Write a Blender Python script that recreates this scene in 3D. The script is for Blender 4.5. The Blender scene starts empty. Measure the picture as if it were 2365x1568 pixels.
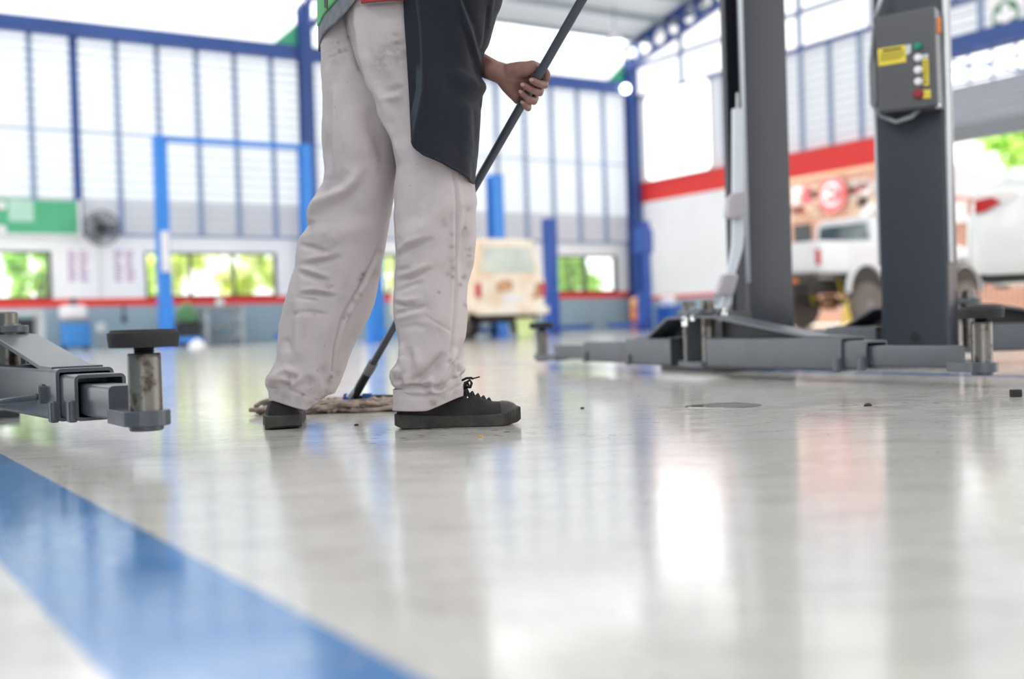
import bpy, bmesh, math, random
import numpy as np
from mathutils import Vector, Matrix, noise
random.seed(7)
rng = np.random.default_rng(7)
PI = math.pi
COL = bpy.context.scene.collection
FPX = 2600.0; CX = 1182.5; CY = 784.0; CAMH = 0.235
PITCH = math.radians(0.694); ROLL = math.radians(1.8)
# ---------------------------------------------------------------- camera frame
_F = np.array([0, math.cos(PITCH), -math.sin(PITCH)])
_U0 = np.array([0, math.sin(PITCH), math.cos(PITCH)]); _R0 = np.array([1.0, 0, 0])
_R = math.cos(ROLL) * _R0 - math.sin(ROLL) * _U0
_U = math.sin(ROLL) * _R0 + math.cos(ROLL) * _U0
_O = np.array([0, 0, CAMH])
def ray(px, py):
    return _F + (px - CX) / FPX * _R - (py - CY) / FPX * _U
def P(px, py, Y):
    d = ray(px, py)
    return Vector(_O + d * (Y / d[1]))
def PA(px, py, Y):
    px = np.asarray(px, float); py = np.asarray(py, float); Y = np.asarray(Y, float)
    d = _F + ((px - CX) / FPX)[..., None] * _R - ((py - CY) / FPX)[..., None] * _U
    return _O + d * (Y / d[..., 1])[..., None]
def proj(A):
    q = A - _O
    z = q @ _F
    return CX + FPX * (q @ _R) / z, CY - FPX * (q @ _U) / z
def floor_at(px, py):
    d = ray(px, py)
    return Vector(_O + d * (-CAMH / d[2]))
# ---------------------------------------------------------------- hall frame: corner of the two walls
UX, UY = 0.846, 0.533          # along the back wall, to the right
VX, VY = 0.533, -0.846         # from the back wall towards the viewer
CXX, CYY = 3.55, 31.9
def W(T, s, z=0.0):
    return Vector((CXX + T * UX + s * VX, CYY + T * UY + s * VY, z))
UV = Vector((UX, UY, 0)); VV = Vector((VX, VY, 0)); ZV = Vector((0, 0, 1))
# ---------------------------------------------------------------- materials
def rgb(r, g, b):
    f = lambda c: (c / 255 / 12.92) if c / 255 <= 0.04045 else ((c / 255 + 0.055) / 1.055) ** 2.4
    return (f(r), f(g), f(b), 1.0)
class NT:
    def __init__(s, name):
        s.m = bpy.data.materials.new(name); s.m.use_nodes = True
        s.t = s.m.node_tree; s.t.nodes.clear()
        s.out = s.n('ShaderNodeOutputMaterial')
    def n(s, k, **kw):
        o = s.t.nodes.new(k)
        for a, v in kw.items(): setattr(o, a, v)
        return o
    def l(s, a, b): s.t.links.new(a, b)
    def noise(s, scale, detail=4, vec=None, rough=0.55):
        o = s.n('ShaderNodeTexNoise'); o.inputs['Scale'].default_value = scale
        o.inputs['Detail'].default_value = detail; o.inputs['Roughness'].default_value = rough
        if vec is not None: s.l(vec, o.inputs['Vector'])
        return o.outputs['Fac']
    def ramp(s, fac, a, b, c0=(0, 0, 0, 1), c1=(1, 1, 1, 1)):
        o = s.n('ShaderNodeValToRGB'); o.color_ramp.elements[0].position = a; o.color_ramp.elements[1].position = b
        o.color_ramp.elements[0].color = c0; o.color_ramp.elements[1].color = c1
        s.l(fac, o.inputs['Fac']); return o.outputs['Color']
    def mix(s, fac, a, b, mode='MIX'):
        o = s.n('ShaderNodeMix', data_type='RGBA', blend_type=mode)
        for i, v in ((0, fac), (6, a), (7, b)):
            if hasattr(v, 'links'): s.l(v, o.inputs[i])
            else: o.inputs[i].default_value = v
        return o.outputs[2]
    def math(s, op, a, b=None, clamp=False):
        o = s.n('ShaderNodeMath', operation=op); o.use_clamp = clamp
        for i, v in ((0, a), (1, b)):
            if v is None: continue
            if hasattr(v, 'links'): s.l(v, o.inputs[i])
            else: o.inputs[i].default_value = v
        return o.outputs[0]
    def obj(s):
        return s.n('ShaderNodeTexCoord').outputs['Object']
    def pos(s):
        return s.n('ShaderNodeNewGeometry').outputs['Position']
    def bump(s, h, strength=0.3, dist=0.01):
        o = s.n('ShaderNodeBump'); o.inputs['Strength'].default_value = strength; o.inputs['Distance'].default_value = dist
        s.l(h, o.inputs['Height']); return o.outputs['Normal']
    def bsdf(s, color, rough=0.5, metal=0.0, normal=None, spec=0.5, coat=0.0):
        o = s.n('ShaderNodeBsdfPrincipled')
        for k, v in (('Base Color', color), ('Roughness', rough), ('Metallic', metal), ('Specular IOR Level', spec), ('Coat Weight', coat)):
            if hasattr(v, 'links'): s.l(v, o.inputs[k])
            else: o.inputs[k].default_value = v
        if normal is not None: s.l(normal, o.inputs['Normal'])
        return o
    def done(s, sh):
        s.l(sh.outputs[0] if hasattr(sh, 'outputs') else sh, s.out.inputs['Surface']); return s.m
def mat(name, c, rough=0.5, metal=0.0, var=0.12, scale=8.0, bump=0.0, spec=0.5, c2=None, coat=0.0):
    t = NT(name); v = t.obj()
    f = t.noise(scale, 5, v)
    d = c2 if c2 else tuple(x * (1 - var * 2) for x in c[:3]) + (1,)
    col = t.mix(t.ramp(f, 0.38, 0.68), c, d)
    nrm = t.bump(t.noise(scale * 12, 3, v), bump, 0.004) if bump else None
    return t.done(t.bsdf(col, rough, metal, nrm, spec, coat))
def trans_mat(name, c, tr=0.6, rough=0.5):
    t = NT(name); v = t.obj()
    col = t.mix(t.noise(1.5, 3, v), c, tuple(x * 0.94 for x in c[:3]) + (1,))
    d = t.bsdf(col, rough); r = t.n('ShaderNodeBsdfTranslucent'); t.l(col, r.inputs['Color'])
    m = t.n('ShaderNodeMixShader'); m.inputs[0].default_value = tr
    t.l(d.outputs[0], m.inputs[1]); t.l(r.outputs[0], m.inputs[2])
    return t.done(m)
def emit_mat(name, c, k):
    t = NT(name); e = t.n('ShaderNodeEmission'); e.inputs['Strength'].default_value = k
    col = t.mix(t.noise(2.0, 2, t.obj()), c, tuple(x * 0.97 for x in c[:3]) + (1,))
    t.l(col, e.inputs['Color']); return t.done(e)
def pane_mat(name, tint=(0.97, 1, 0.98, 1), refl=0.08):
    t = NT(name); a = t.n('ShaderNodeBsdfTransparent'); a.inputs['Color'].default_value = tint
    g = t.n('ShaderNodeBsdfGlossy'); g.inputs['Roughness'].default_value = 0.03
    m = t.n('ShaderNodeMixShader'); m.inputs[0].default_value = refl
    t.l(a.outputs[0], m.inputs[1]); t.l(g.outputs[0], m.inputs[2]); return t.done(m)
M = {}
# ---------------------------------------------------------------- mesh builder (world coordinates)
ORG = {}
class MB:
    def __init__(s): s.v = []; s.f = []; s.mi = []
    def add(s, vs, fs, mi=0):
        b = len(s.v); s.v += [Vector(x) for x in vs]
        for f in fs: s.f.append([b + i for i in f]); s.mi.append(mi)
        return s
    def box(s, c, half, ax=None, mi=0):
        ax = ax or (Vector((1, 0, 0)), Vector((0, 1, 0)), ZV); c = Vector(c)
        vs = [c + ax[0] * half[0] * i + ax[1] * half[1] * j + ax[2] * half[2] * k for i in (-1, 1) for j in (-1, 1) for k in (-1, 1)]
        return s.add(vs, [(0, 1, 3, 2), (4, 6, 7, 5), (0, 4, 5, 1), (2, 3, 7, 6), (0, 2, 6, 4), (1, 5, 7, 3)], mi)
    def rbox(s, c, half, r, ax=None, mi=0, seg=3):
        """box with rounded vertical edges (along third axis) and small top/bottom chamfer"""
        ax = ax or (Vector((1, 0, 0)), Vector((0, 1, 0)), ZV); c = Vector(c)
        loop = rrect(half[0], half[1], r, seg); ch = min(r * 0.5, half[2] * 0.5)
        loop2 = rrect(half[0] - ch, half[1] - ch, max(r - ch, ch * 0.5), seg)
        rings = []
        for lp, z in ((loop2, -half[2]), (loop, -half[2] + ch), (loop, half[2] - ch), (loop2, half[2])):
            rings.append([c + ax[0] * x + ax[1] * y + ax[2] * z for x, y in lp])
        return s.loft(rings, True, True, mi)
    def loft(s, rings, cap0=True, cap1=True, mi=0, closed=True):
        n = len(rings[0]); b = len(s.v)
        for r in rings: s.v += [Vector(x) for x in r]
        m = n if closed else n - 1
        for i in range(len(rings) - 1):
            for j in range(m):
                k = (j + 1) % n
                s.f.append([b + i * n + j, b + i * n + k, b + (i + 1) * n + k, b + (i + 1) * n + j]); s.mi.append(mi)
        if cap0: s.f.append([b + j for j in range(n)][::-1]); s.mi.append(mi)
        if cap1: s.f.append([b + (len(rings) - 1) * n + j for j in range(n)]); s.mi.append(mi)
        return s
    def tube(s, pts, rad, seg=12, caps=True, mi=0):
        pts = [Vector(p) for p in pts]; n = len(pts)
        rad = [rad] * n if not hasattr(rad, '__len__') else rad
        rings = []; nv = None
        for i, p in enumerate(pts):
            t = (pts[min(i + 1, n - 1)] - pts[max(i - 1, 0)]).normalized()
            if nv is None:
                a = Vector((0, 0, 1)) if abs(t.z) < 0.9 else Vector((1, 0, 0)); nv = (a - t * a.dot(t)).normalized()
            else: nv = (nv - t * nv.dot(t)).normalized()
            b = t.cross(nv)
            rings.append([p + (nv * math.cos(2 * PI * j / seg) + b * math.sin(2 * PI * j / seg)) * rad[i] for j in range(seg)])
        return s.loft(rings, caps, caps, mi)
    def lathe(s, base, prof, seg=32, axis=ZV, mi=0):
        base = Vector(base); axis = Vector(axis).normalized()
        a = Vector((1, 0, 0)) if abs(axis.x) < 0.9 else Vector((0, 1, 0)); x = (a - axis * a.dot(axis)).normalized(); y = axis.cross(x)
        rings = [[base + axis * h + (x * math.cos(2 * PI * j / seg) + y * math.sin(2 * PI * j / seg)) * max(r, 1e-4) for j in range(seg)] for r, h in prof]
        return s.loft(rings, True, True, mi)
    def prism(s, poly, ext, mi=0):
        poly = [Vector(p) for p in poly]; ext = Vector(ext)
        return s.loft([poly, [p + ext for p in poly]], True, True, mi)
    def sphere(s, c, r, seg=16, mi=0, sc=(1, 1, 1)):
        c = Vector(c); rings = []
        for i in range(seg // 2 + 1):
            th = -PI / 2 + PI * i / (seg // 2); rr = max(math.cos(th), 1e-3)
            rings.append([c + Vector((rr * math.cos(2 * PI * j / seg) * r * sc[0], rr * math.sin(2 * PI * j / seg) * r * sc[1], math.sin(th) * r * sc[2])) for j in range(seg)])
        return s.loft(rings, True, True, mi)
    def build(s, name, m=None, parent=None, smooth=False, bevel=0, kind=None, label=None):
        if parent is not None: org = ORG[parent.name]
        else:
            xs = [v.x for v in s.v]; ys = [v.y for v in s.v]; zs = [v.z for v in s.v]
            org = Vector(((min(xs) + max(xs)) / 2, (min(ys) + max(ys)) / 2, min(zs)))
        me = bpy.data.meshes.new(name); me.from_pydata([v - org for v in s.v], [], s.f)
        ms = m if isinstance(m, (list, tuple)) else [m]
        for x in ms:
            if x: me.materials.append(x)
        me.polygons.foreach_set('material_index', s.mi)
        bm = bmesh.new(); bm.from_mesh(me); bmesh.ops.recalc_face_normals(bm, faces=bm.faces); bm.to_mesh(me); bm.free()
        if smooth: me.shade_smooth() if smooth is True else shade_auto(me, smooth)
        o = bpy.data.objects.new(name, me); COL.objects.link(o)
        if parent is not None: o.parent = parent
        else: o.location = org
        ORG[o.name] = org
        if bevel:
            b = o.modifiers.new('bevel', 'BEVEL'); b.width = bevel; b.segments = 2; b.limit_method = 'ANGLE'; b.angle_limit = math.radians(40)
        if kind: o['kind'] = kind
        if label: o['label'] = label
        return o
def shade_auto(me, deg):
    me.shade_smooth()
    bm = bmesh.new(); bm.from_mesh(me); a = math.radians(deg)
    for e in bm.edges:
        if len(e.link_faces) == 2 and e.calc_face_angle(0) > a: e.smooth = False
    bm.to_mesh(me); bm.free()
def rrect(hx, hy, r, seg=4):
    r = min(r, hx * 0.999, hy * 0.999); out = []
    for cx, cy, a in ((hx - r, hy - r, 0), (-hx + r, hy - r, 90), (-hx + r, -hy + r, 180), (hx - r, -hy + r, 270)):
        for i in range(seg + 1):
            t = math.radians(a + 90 * i / seg); out.append((cx + r * math.cos(t), cy + r * math.sin(t)))
    return out
def tag(o, label, cat, group=None):
    o['label'] = label; o['category'] = cat
    if group: o['group'] = group
    return o
def thing(name, loc, label, cat, group=None):
    o = bpy.data.objects.new(name, None); COL.objects.link(o); o.location = loc; o.empty_display_size = 0.1
    ORG[o.name] = Vector(loc); return tag(o, label, cat, group)
def copy_tree(o, parent=None):
    c = o.copy(); COL.objects.link(c)
    if parent is not None: c.parent = parent
    ORG[c.name] = Vector(c.location)
    for ch in list(o.children): copy_tree(ch, c)
    return c
def struct(mb, name, m, parent=None, **k): return mb.build(name, m, parent, kind=None if parent is not None else 'structure', **k)
def grid_mesh(name, A, m, parent, closed=False, thick=0, attr=None, smooth=True, subsurf=0):
    """A: (n, m, 3) world points"""
    n, mm, _ = A.shape; org = np.array(ORG[parent.name])
    idx = np.arange(n * mm).reshape(n, mm); j2 = np.roll(idx, -1, axis=1) if closed else idx[:, 1:]
    i1 = idx if closed else idx[:, :-1]
    q = np.stack([i1[:-1], j2[:-1], j2[1:], i1[1:]], -1).reshape(-1, 4)
    me = bpy.data.meshes.new(name); me.from_pydata((A.reshape(-1, 3) - org).tolist(), [], q.tolist())
    if m: me.materials.append(m)
    if attr is not None:
        a = me.attributes.new('dirt_or_sheen', 'FLOAT', 'POINT'); a.data.foreach_set('value', attr.reshape(-1).astype(np.float32))
    if smooth: me.shade_smooth()
    o = bpy.data.objects.new(name, me); COL.objects.link(o); o.parent = parent; ORG[o.name] = ORG[parent.name]
    if thick:
        s = o.modifiers.new('thick', 'SOLIDIFY'); s.thickness = thick; s.offset = 0
    return o
def interp(poly, y):
    ys = [p[1] for p in poly]; xs = [p[0] for p in poly]
    return np.interp(y, ys, xs)
# ================================================================ MATERIALS
def floor_mat():
    t = NT('polished_concrete'); p = t.pos()
    sep = t.n('ShaderNodeSeparateXYZ'); t.l(p, sep.inputs[0])
    u = t.math('ADD', t.math('MULTIPLY', sep.outputs[0], UX), t.math('MULTIPLY', sep.outputs[1], UY))
    big = t.noise(1.3, 5, p); mid = t.noise(7, 6, p); fine = t.noise(60, 4, p)
    ue = t.math('ADD', u, t.math('MULTIPLY', t.math('SUBTRACT', t.noise(90, 3, p), 0.5), 0.012))
    base = t.mix(t.ramp(big, 0.35, 0.7), rgb(211, 208, 203), rgb(196, 193, 188))
    base = t.mix(t.ramp(mid, 0.5, 0.8), base, rgb(182, 178, 171))
    base = t.mix(t.math('MULTIPLY', t.ramp(fine, 0.45, 0.75), 0.25), base, rgb(150, 147, 140))
    def band(a, b):
        return t.math('MULTIPLY', t.math('GREATER_THAN', ue, a), t.math('LESS_THAN', ue, b))
    s1 = band(0.170, 0.345); s2 = band(3.57, 3.69)
    wear = t.ramp(t.noise(45, 6, p), 0.60, 0.72, (1, 1, 1, 1), (0.35, 0.35, 0.35, 1))
    paint = t.mix(t.noise(6, 4, p), rgb(52, 116, 178), rgb(74, 134, 190))
    m1 = t.math('MULTIPLY', t.math('ADD', s1, s2, True), wear)
    col = t.mix(m1, base, paint)
    # oily dirt specks in a worn patch around the worker and the right bay
    vo = t.n('ShaderNodeTexVoronoi'); vo.inputs['Scale'].default_value = 34; t.l(p, vo.inputs['Vector'])
    sp = t.math('MULTIPLY', t.ramp(vo.outputs['Distance'], 0.10, 0.17, (1, 1, 1, 1), (0, 0, 0, 1)), t.ramp(t.noise(1.9, 4, p), 0.50, 0.60))
    col = t.mix(t.math('MULTIPLY', sp, 0.8), col, rgb(82, 74, 66))
    # worn, dirty patch of floor where cars drip in front of the right bay and around the mop
    def patch(cx, cy, rx, ry):
        dx = t.math('DIVIDE', t.math('SUBTRACT', sep.outputs[0], cx), rx); dy = t.math('DIVIDE', t.math('SUBTRACT', sep.outputs[1], cy), ry)
        d2 = t.math('ADD', t.math('MULTIPLY', dx, dx), t.math('MULTIPLY', dy, dy)); return t.math('SUBTRACT', 1.0, d2, True)
    vp = t.n('ShaderNodeTexVoronoi'); vp.inputs['Scale'].default_value = 22; t.l(p, vp.inputs['Vector'])
    pk = t.math('MULTIPLY', t.ramp(vp.outputs['Distance'], .14, .24, (1, 1, 1, 1), (0, 0, 0, 1)), t.ramp(t.noise(5, 4, p), .48, .58))
    pa = t.math('ADD', patch(1.15, 2.85, .95, .55), patch(-.25, 2.45, .75, .32), True)
    col = t.mix(t.math('MULTIPLY', pk, t.math('MULTIPLY', pa, 1.2, True)), col, rgb(86, 74, 62))
    col = t.mix(t.math('MULTIPLY', t.math('MULTIPLY', pa, .55), t.ramp(t.noise(6, 6, p), .42, .66)), col, rgb(140, 128, 112))
    mp = t.n('ShaderNodeMapping'); mp.inputs['Scale'].default_value = (4, 18, 1); mp.inputs['Rotation'].default_value = (0, 0, 0.25); t.l(p, mp.inputs[0])
    smear = t.ramp(t.noise(1.4, 6, mp.outputs[0]), 0.5, 0.75)
    col = t.mix(t.math('MULTIPLY', smear, 0.28), col, rgb(128, 121, 110))
    mp2 = t.n('ShaderNodeMapping'); mp2.inputs['Scale'].default_value = (14, 60, 1); mp2.inputs['Rotation'].default_value = (0, 0, 0.5); t.l(p, mp2.inputs[0])
    r = t.math('ADD', t.math('MULTIPLY', t.noise(1.0, 5, mp2.outputs[0]), 0.13), t.math('MULTIPLY', mid, 0.11))
    r = t.math('ADD', r, 0.015)
    h = t.math('ADD', t.math('MULTIPLY', t.noise(9, 4, p), 0.6), t.math('MULTIPLY', t.noise(70, 3, p), 0.12))
    return t.done(t.bsdf(col, r, 0, t.bump(h, 0.10, 0.006), 0.55))
def brick_mat():
    t = NT('red_brick'); v = t.obj()
    mp = t.n('ShaderNodeMapping'); mp.inputs['Rotation'].default_value = (PI / 2, 0, 0); t.l(v, mp.inputs[0])
    b = t.n('ShaderNodeTexBrick'); b.inputs['Scale'].default_value = 1.0
    b.inputs['Color1'].default_value = rgb(184, 130, 104); b.inputs['Color2'].default_value = rgb(168, 114, 90); b.inputs['Mortar'].default_value = rgb(222, 200, 186)
    b.inputs['Brick Width'].default_value = 0.3; b.inputs['Row Height'].default_value = 0.1; b.inputs['Mortar Size'].default_value = 0.012
    # bricks run along the wall: rotate world to the wall frame
    sx = t.n('ShaderNodeSeparateXYZ'); t.l(v, sx.inputs[0]); cb = t.n('ShaderNodeCombineXYZ')
    t.l(t.math('ADD', t.math('MULTIPLY', sx.outputs[0], VX), t.math('MULTIPLY', sx.outputs[1], VY)), cb.inputs[0]); t.l(sx.outputs[2], cb.inputs[1])
    t.l(cb.outputs[0], b.inputs['Vector']); return t.done(t.bsdf(b.outputs['Color'], 0.85))
def leaf_mat(name, a, b):
    t = NT(name); v = t.pos(); f = t.noise(2.2, 3, v)
    col = t.mix(t.ramp(f, 0.35, 0.65), a, b)
    d = t.n('ShaderNodeBsdfDiffuse'); t.l(col, d.inputs['Color']); r = t.n('ShaderNodeBsdfTranslucent'); t.l(col, r.inputs['Color'])
    m = t.n('ShaderNodeMixShader'); m.inputs[0].default_value = 0.6; t.l(d.outputs[0], m.inputs[1]); t.l(r.outputs[0], m.inputs[2]); return t.done(m)
def cloth_mat():
    t = NT('stained_canvas'); v = t.obj()
    a = t.n('ShaderNodeAttribute'); a.attribute_name = 'dirt_or_sheen'
    base = t.mix(t.noise(5, 4, v), rgb(198, 188, 189), rgb(187, 177, 179))
    n1 = t.ramp(t.noise(9, 6, v, 0.65), 0.54, 0.78)
    base = t.mix(t.math('MULTIPLY', n1, 0.34), base, rgb(150, 130, 116))
    n2 = t.ramp(t.noise(70, 3, v), 0.70, 0.78)
    base = t.mix(t.math('MULTIPLY', n2, 0.4), base, rgb(110, 98, 92))
    br = t.math('MULTIPLY', a.outputs['Fac'], t.math('ADD', t.math('MULTIPLY', t.ramp(t.noise(42, 5, v, .62), .34, .68), .62), 0.20), True)
    col = t.mix(br, base, rgb(84, 74, 68))
    wv = t.math('ADD', t.noise(900, 2, v), t.math('MULTIPLY', t.noise(120, 4, v), 1.0))
    return t.done(t.bsdf(col, 0.85, 0, t.bump(wv, 0.25, 0.0012), 0.2))
M['floor'] = floor_mat(); M['brick'] = brick_mat(); M['pants'] = cloth_mat()
M['wall_white'] = mat('white_wall_paint', rgb(240, 241, 242), 0.6, var=0.02, scale=1.5)
M['wall_blue'] = mat('grey_blue_wall_paint', rgb(148, 170, 182), 0.6, var=0.03, scale=1.5)
M['wall_red'] = mat('red_band_paint', rgb(226, 52, 46), 0.5, var=0.03, scale=1.5)
M['navy_steel'] = mat('navy_painted_steel', rgb(48, 78, 142), 0.4, var=0.06, scale=2)
M['pale_frame'] = mat('grey_blue_frame_steel', rgb(132, 150, 180), 0.5, var=0.05, scale=3)
M['green_plate'] = mat('green_painted_plate', rgb(70, 165, 125), 0.5, var=0.05, scale=3)
M['lift_blue'] = mat('bright_blue_painted_steel', rgb(46, 132, 222), 0.35, var=0.06, scale=2)
M['lift_navy'] = mat('deep_blue_painted_steel', rgb(42, 86, 170), 0.35, var=0.06, scale=2)
M['slate'] = mat('slate_painted_steel', rgb(48, 52, 62), 0.38, var=0.05, scale=3, bump=0.05)
M['slate_arm'] = mat('grey_painted_steel', rgb(82, 87, 95), 0.30, var=0.10, scale=9, bump=0.10)
M['slate_dark'] = mat('dark_inside_steel', rgb(40, 44, 50), 0.5, var=0.1)
M['rubber'] = mat('black_rubber', rgb(38, 35, 36), 0.7, var=0.12, scale=20, bump=0.25)
t_ = NT('worn_bare_steel'); v_ = t_.obj(); c_ = t_.mix(t_.ramp(t_.noise(26, 4, v_), .52, .62), rgb(122, 119, 114), rgb(80, 68, 60))
M['steel'] = t_.done(t_.bsdf(c_, t_.math('ADD', t_.math('MULTIPLY', t_.noise(26, 4, v_), .4), .15), .65, t_.bump(t_.noise(160, 3, v_), .15, .002)))
M['chrome'] = mat('bright_chrome', rgb(225, 225, 225), 0.16, 1.0, var=0.03)
M['pad_grey'] = mat('ribbed_grey_rubber', rgb(190, 184, 190), 0.6, var=0.06)
M['bar_grey'] = mat('light_grey_painted_bar', rgb(205, 210, 218), 0.4, var=0.03)
M['louvre'] = trans_mat('white_translucent_louvre', rgb(241, 243, 246), 0.57)
M['louvre_opaque'] = mat('pale_grey_louvre', rgb(205, 204, 208), 0.6, var=0.03)
M['louvre_lip'] = mat('rolled_louvre_edge', rgb(180, 190, 200), .5, var=.03)
M['roof_sheet'] = mat('white_roof_sheet', rgb(226, 230, 232), 0.5, var=0.03, scale=1)
M['skylight'] = trans_mat('translucent_roof_sheet', rgb(250, 251, 252), 0.8)
M['purlin'] = mat('galvanised_purlin', rgb(165, 175, 182), 0.45, 0.2, var=0.06)
M['shutter'] = mat('grey_shutter_slats', rgb(190, 194, 202), 0.45, 0.1, var=0.05)
M['black'] = mat('matte_black_plastic', rgb(30, 30, 33), 0.5, var=0.1)
M['dark_frame'] = mat('dark_window_frame', rgb(58, 60, 60), 0.5, var=0.08)
M['pane'] = pane_mat('clear_window_pane')
M['asphalt'] = mat('pale_yard_concrete', rgb(190, 188, 180), 0.8, var=0.08, scale=1)
M['leaf_a'] = leaf_mat('yellow_green_leaves', rgb(214, 236, 120), rgb(246, 242, 140))
M['leaf_b'] = leaf_mat('green_leaves', rgb(160, 212, 104), rgb(214, 236, 140))
M['leaf_c'] = leaf_mat('pale_green_leaves', rgb(196, 230, 176), rgb(230, 244, 190))
M['bark'] = mat('brown_bark', rgb(96, 82, 66), 0.9, var=0.2, scale=12, bump=0.5)
M['car_white'] = mat('white_car_paint', rgb(228, 229, 228), 0.25, var=0.02, scale=2, coat=0.6)
M['truck_white'] = mat('dusty_white_car_paint', rgb(226, 226, 228), 0.3, var=0.02, scale=2, coat=0.4)
M['cream_rust'] = mat('rusty_cream_car_paint', rgb(238, 230, 216), 0.5, var=0.1, scale=2.4, c2=rgb(226, 198, 168))
M['rust'] = mat('brown_rust', rgb(172, 112, 72), 0.8, var=0.15, scale=6, c2=rgb(212, 176, 142))
M['tyre'] = mat('tyre_rubber', rgb(116, 106, 100), 0.85, var=0.1, scale=10)
M['underbody'] = mat('dark_underbody', rgb(66, 60, 56), 0.8, var=0.2, scale=6)
M['car_glass'] = mat('dark_car_glass', rgb(70, 82, 84), 0.08, var=0.2, scale=1.2, c2=rgb(150, 160, 158))
M['pale_glass'] = mat('see_through_pale_glass', rgb(176, 186, 178), .1, var=.1, scale=1.5, c2=rgb(206, 210, 198))  # brightness seen through the window, painted as a pale glass tone
M['lamp_red'] = mat('red_lamp_lens', rgb(186, 30, 34), 0.2, var=0.05)
M['lamp_orange'] = mat('orange_lamp_lens', rgb(226, 120, 60), 0.25, var=0.05)
M['lamp_clear'] = mat('clear_lamp_lens', rgb(232, 226, 226), 0.15, var=0.03)
M['navy_cloth'] = None
M['yellow'] = mat('yellow_label', rgb(222, 200, 62), 0.6, var=0.04)
M['ink'] = mat('dark_ink', rgb(60, 58, 40), 0.7, var=0.05)
M['orange'] = mat('orange_plastic', rgb(224, 132, 62), 0.5, var=0.05)
M['blue_plastic'] = mat('blue_plastic', rgb(34, 92, 180), 0.4, var=0.05)
M['blue_tank'] = mat('blue_painted_tank', rgb(56, 134, 208), 0.4, var=0.06)
M['offwhite'] = mat('off_white_plastic', rgb(228, 226, 230), 0.5, var=0.03)
M['grey_plastic'] = mat('mid_grey_plastic', rgb(128, 132, 136), 0.5, var=0.06)
M['light_metal'] = mat('light_grey_metal', rgb(190, 194, 198), 0.4, 0.2, var=0.05)
M['green_cloth'] = mat('green_cover_cloth', rgb(92, 140, 96), 0.8, var=0.12, scale=12)
M['sign_green'] = mat('green_sign_face', rgb(78, 172, 128), 0.35, var=0.05, scale=1)
M['cross_green'] = mat('first_aid_green', rgb(38, 122, 72), 0.5, var=0.03)
M['paper'] = mat('white_paper', rgb(242, 240, 244), 0.8, var=0.02)
M['ink_red'] = mat('red_print', rgb(206, 110, 120), 0.8, var=0.05); M['ink_blue'] = mat('blue_print', rgb(120, 130, 196), 0.8, var=0.05)
M['sign_emit'] = emit_mat('emitting_white_face', (1, 1, 1, 1), 1.25)
M['lamp_lit'] = emit_mat('lamp_glow', (1, 1, 1, 1), 4.0)
# ================================================================ HALL
mb = MB(); mb.add([W(-48, 0), W(0, 0), W(0, 62), W(-48, 62)], [(0, 1, 2, 3)]); struct(mb, 'floor', M['floor'])
mb = MB(); mb.add([W(-80, -40, -.03), W(70, -40, -.03), W(70, 110, -.03), W(-80, 110, -.03)], [(0, 1, 2, 3)])
mb.build('trim_1', M['asphalt'], kind='structure')
def wb(T0, T1, s0, s1, z0, z1):        # box in the hall frame
    return (W((T0 + T1) / 2, (s0 + s1) / 2, (z0 + z1) / 2), (abs(T1 - T0) / 2, abs(s1 - s0) / 2, abs(z1 - z0) / 2), (UV, VV, ZV))
TL = -26.0
wins = [(-22.0, -15.55), (-13.62, -10.62), (-8.6, -5.2), (-2.82, -0.66)]     # windows of the back wall (T ranges)
ZS, ZT = 1.10, 2.10
mb = MB()
mb.box(*wb(TL, 0, -.2, 0, 0, .93), mi=1)
mb.box(*wb(TL, 0, -.2, .004, .93, ZS), mi=2)
edges = [TL] + [x for w in wins for x in w] + [0]
for i in range(0, len(edges), 2): mb.box(*wb(edges[i], edges[i + 1], -.2, 0, ZS, ZT), mi=0)
mb.box(*wb(TL, 0, -.2, 0, ZT, 2.46), mi=0)
wall_back = struct(mb, 'wall_back', [M['wall_white'], M['wall_blue'], M['wall_red']])
for i, (a, b) in enumerate(wins):
    mb = MB(); fw = .05
    for z in (ZS + fw / 2, ZT - fw / 2): mb.box(*wb(a, b, -.14, .02, z - fw / 2, z + fw / 2))
    k = max(2, round((b - a) / 1.1))
    for j in range(k + 1):
        T = a + (b - a) * j / k; T = min(max(T, a + fw / 2), b - fw / 2); mb.box(*wb(T - fw / 2, T + fw / 2, -.14, .02, ZS + fw, ZT - fw))
    w_ = struct(mb, 'window_%d' % (i + 1), M['dark_frame'])
    mb = MB(); mb.box(*wb(a + fw, b - fw, -.07, -.06, ZS + fw, ZT - fw)); mb.build('pane', M['pane'], w_)
def louvre(Ta, Tb, z0, z1, right, m, parent, pitch=.2, tilt=.07):
    """a panel of overlapping horizontal slats between two posts"""
    mb = MB(); n = max(1, round((z1 - z0) / pitch)); p = (z1 - z0) / n
    for i in range(n):
        a = z0 + i * p; b = a + p * 1.18
        if right:
            q = [W(-.10 + tilt, Ta, a), W(-.10, Ta, b), W(-.092, Ta, b), W(-.092 + tilt, Ta, a)]; e = VV * (Tb - Ta)
            q = [W(.03 - tilt, Ta, a), W(.10, Ta, b), W(.106, Ta, b), W(.036 - tilt, Ta, a)]
        else:
            q = [W(Ta, -.03 + tilt, a), W(Ta, -.10, b), W(Ta, -.106, b), W(Ta, -.036 + tilt, a)]; e = UV * (Tb - Ta)
        mb.prism(q, e)
        q2 = [q[0] + ZV * -.004, q[0] + ZV * .030, q[3] + ZV * .030 - (q[0] - q[3]) * 2, q[3] - ZV * .004 - (q[0] - q[3]) * 2]; mb.prism(q2, e, 1)
    return mb.build('louvre_panel', [m, M['louvre_lip']], parent)
ZB = 6.6
bars = []; T = -1.0
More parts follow.
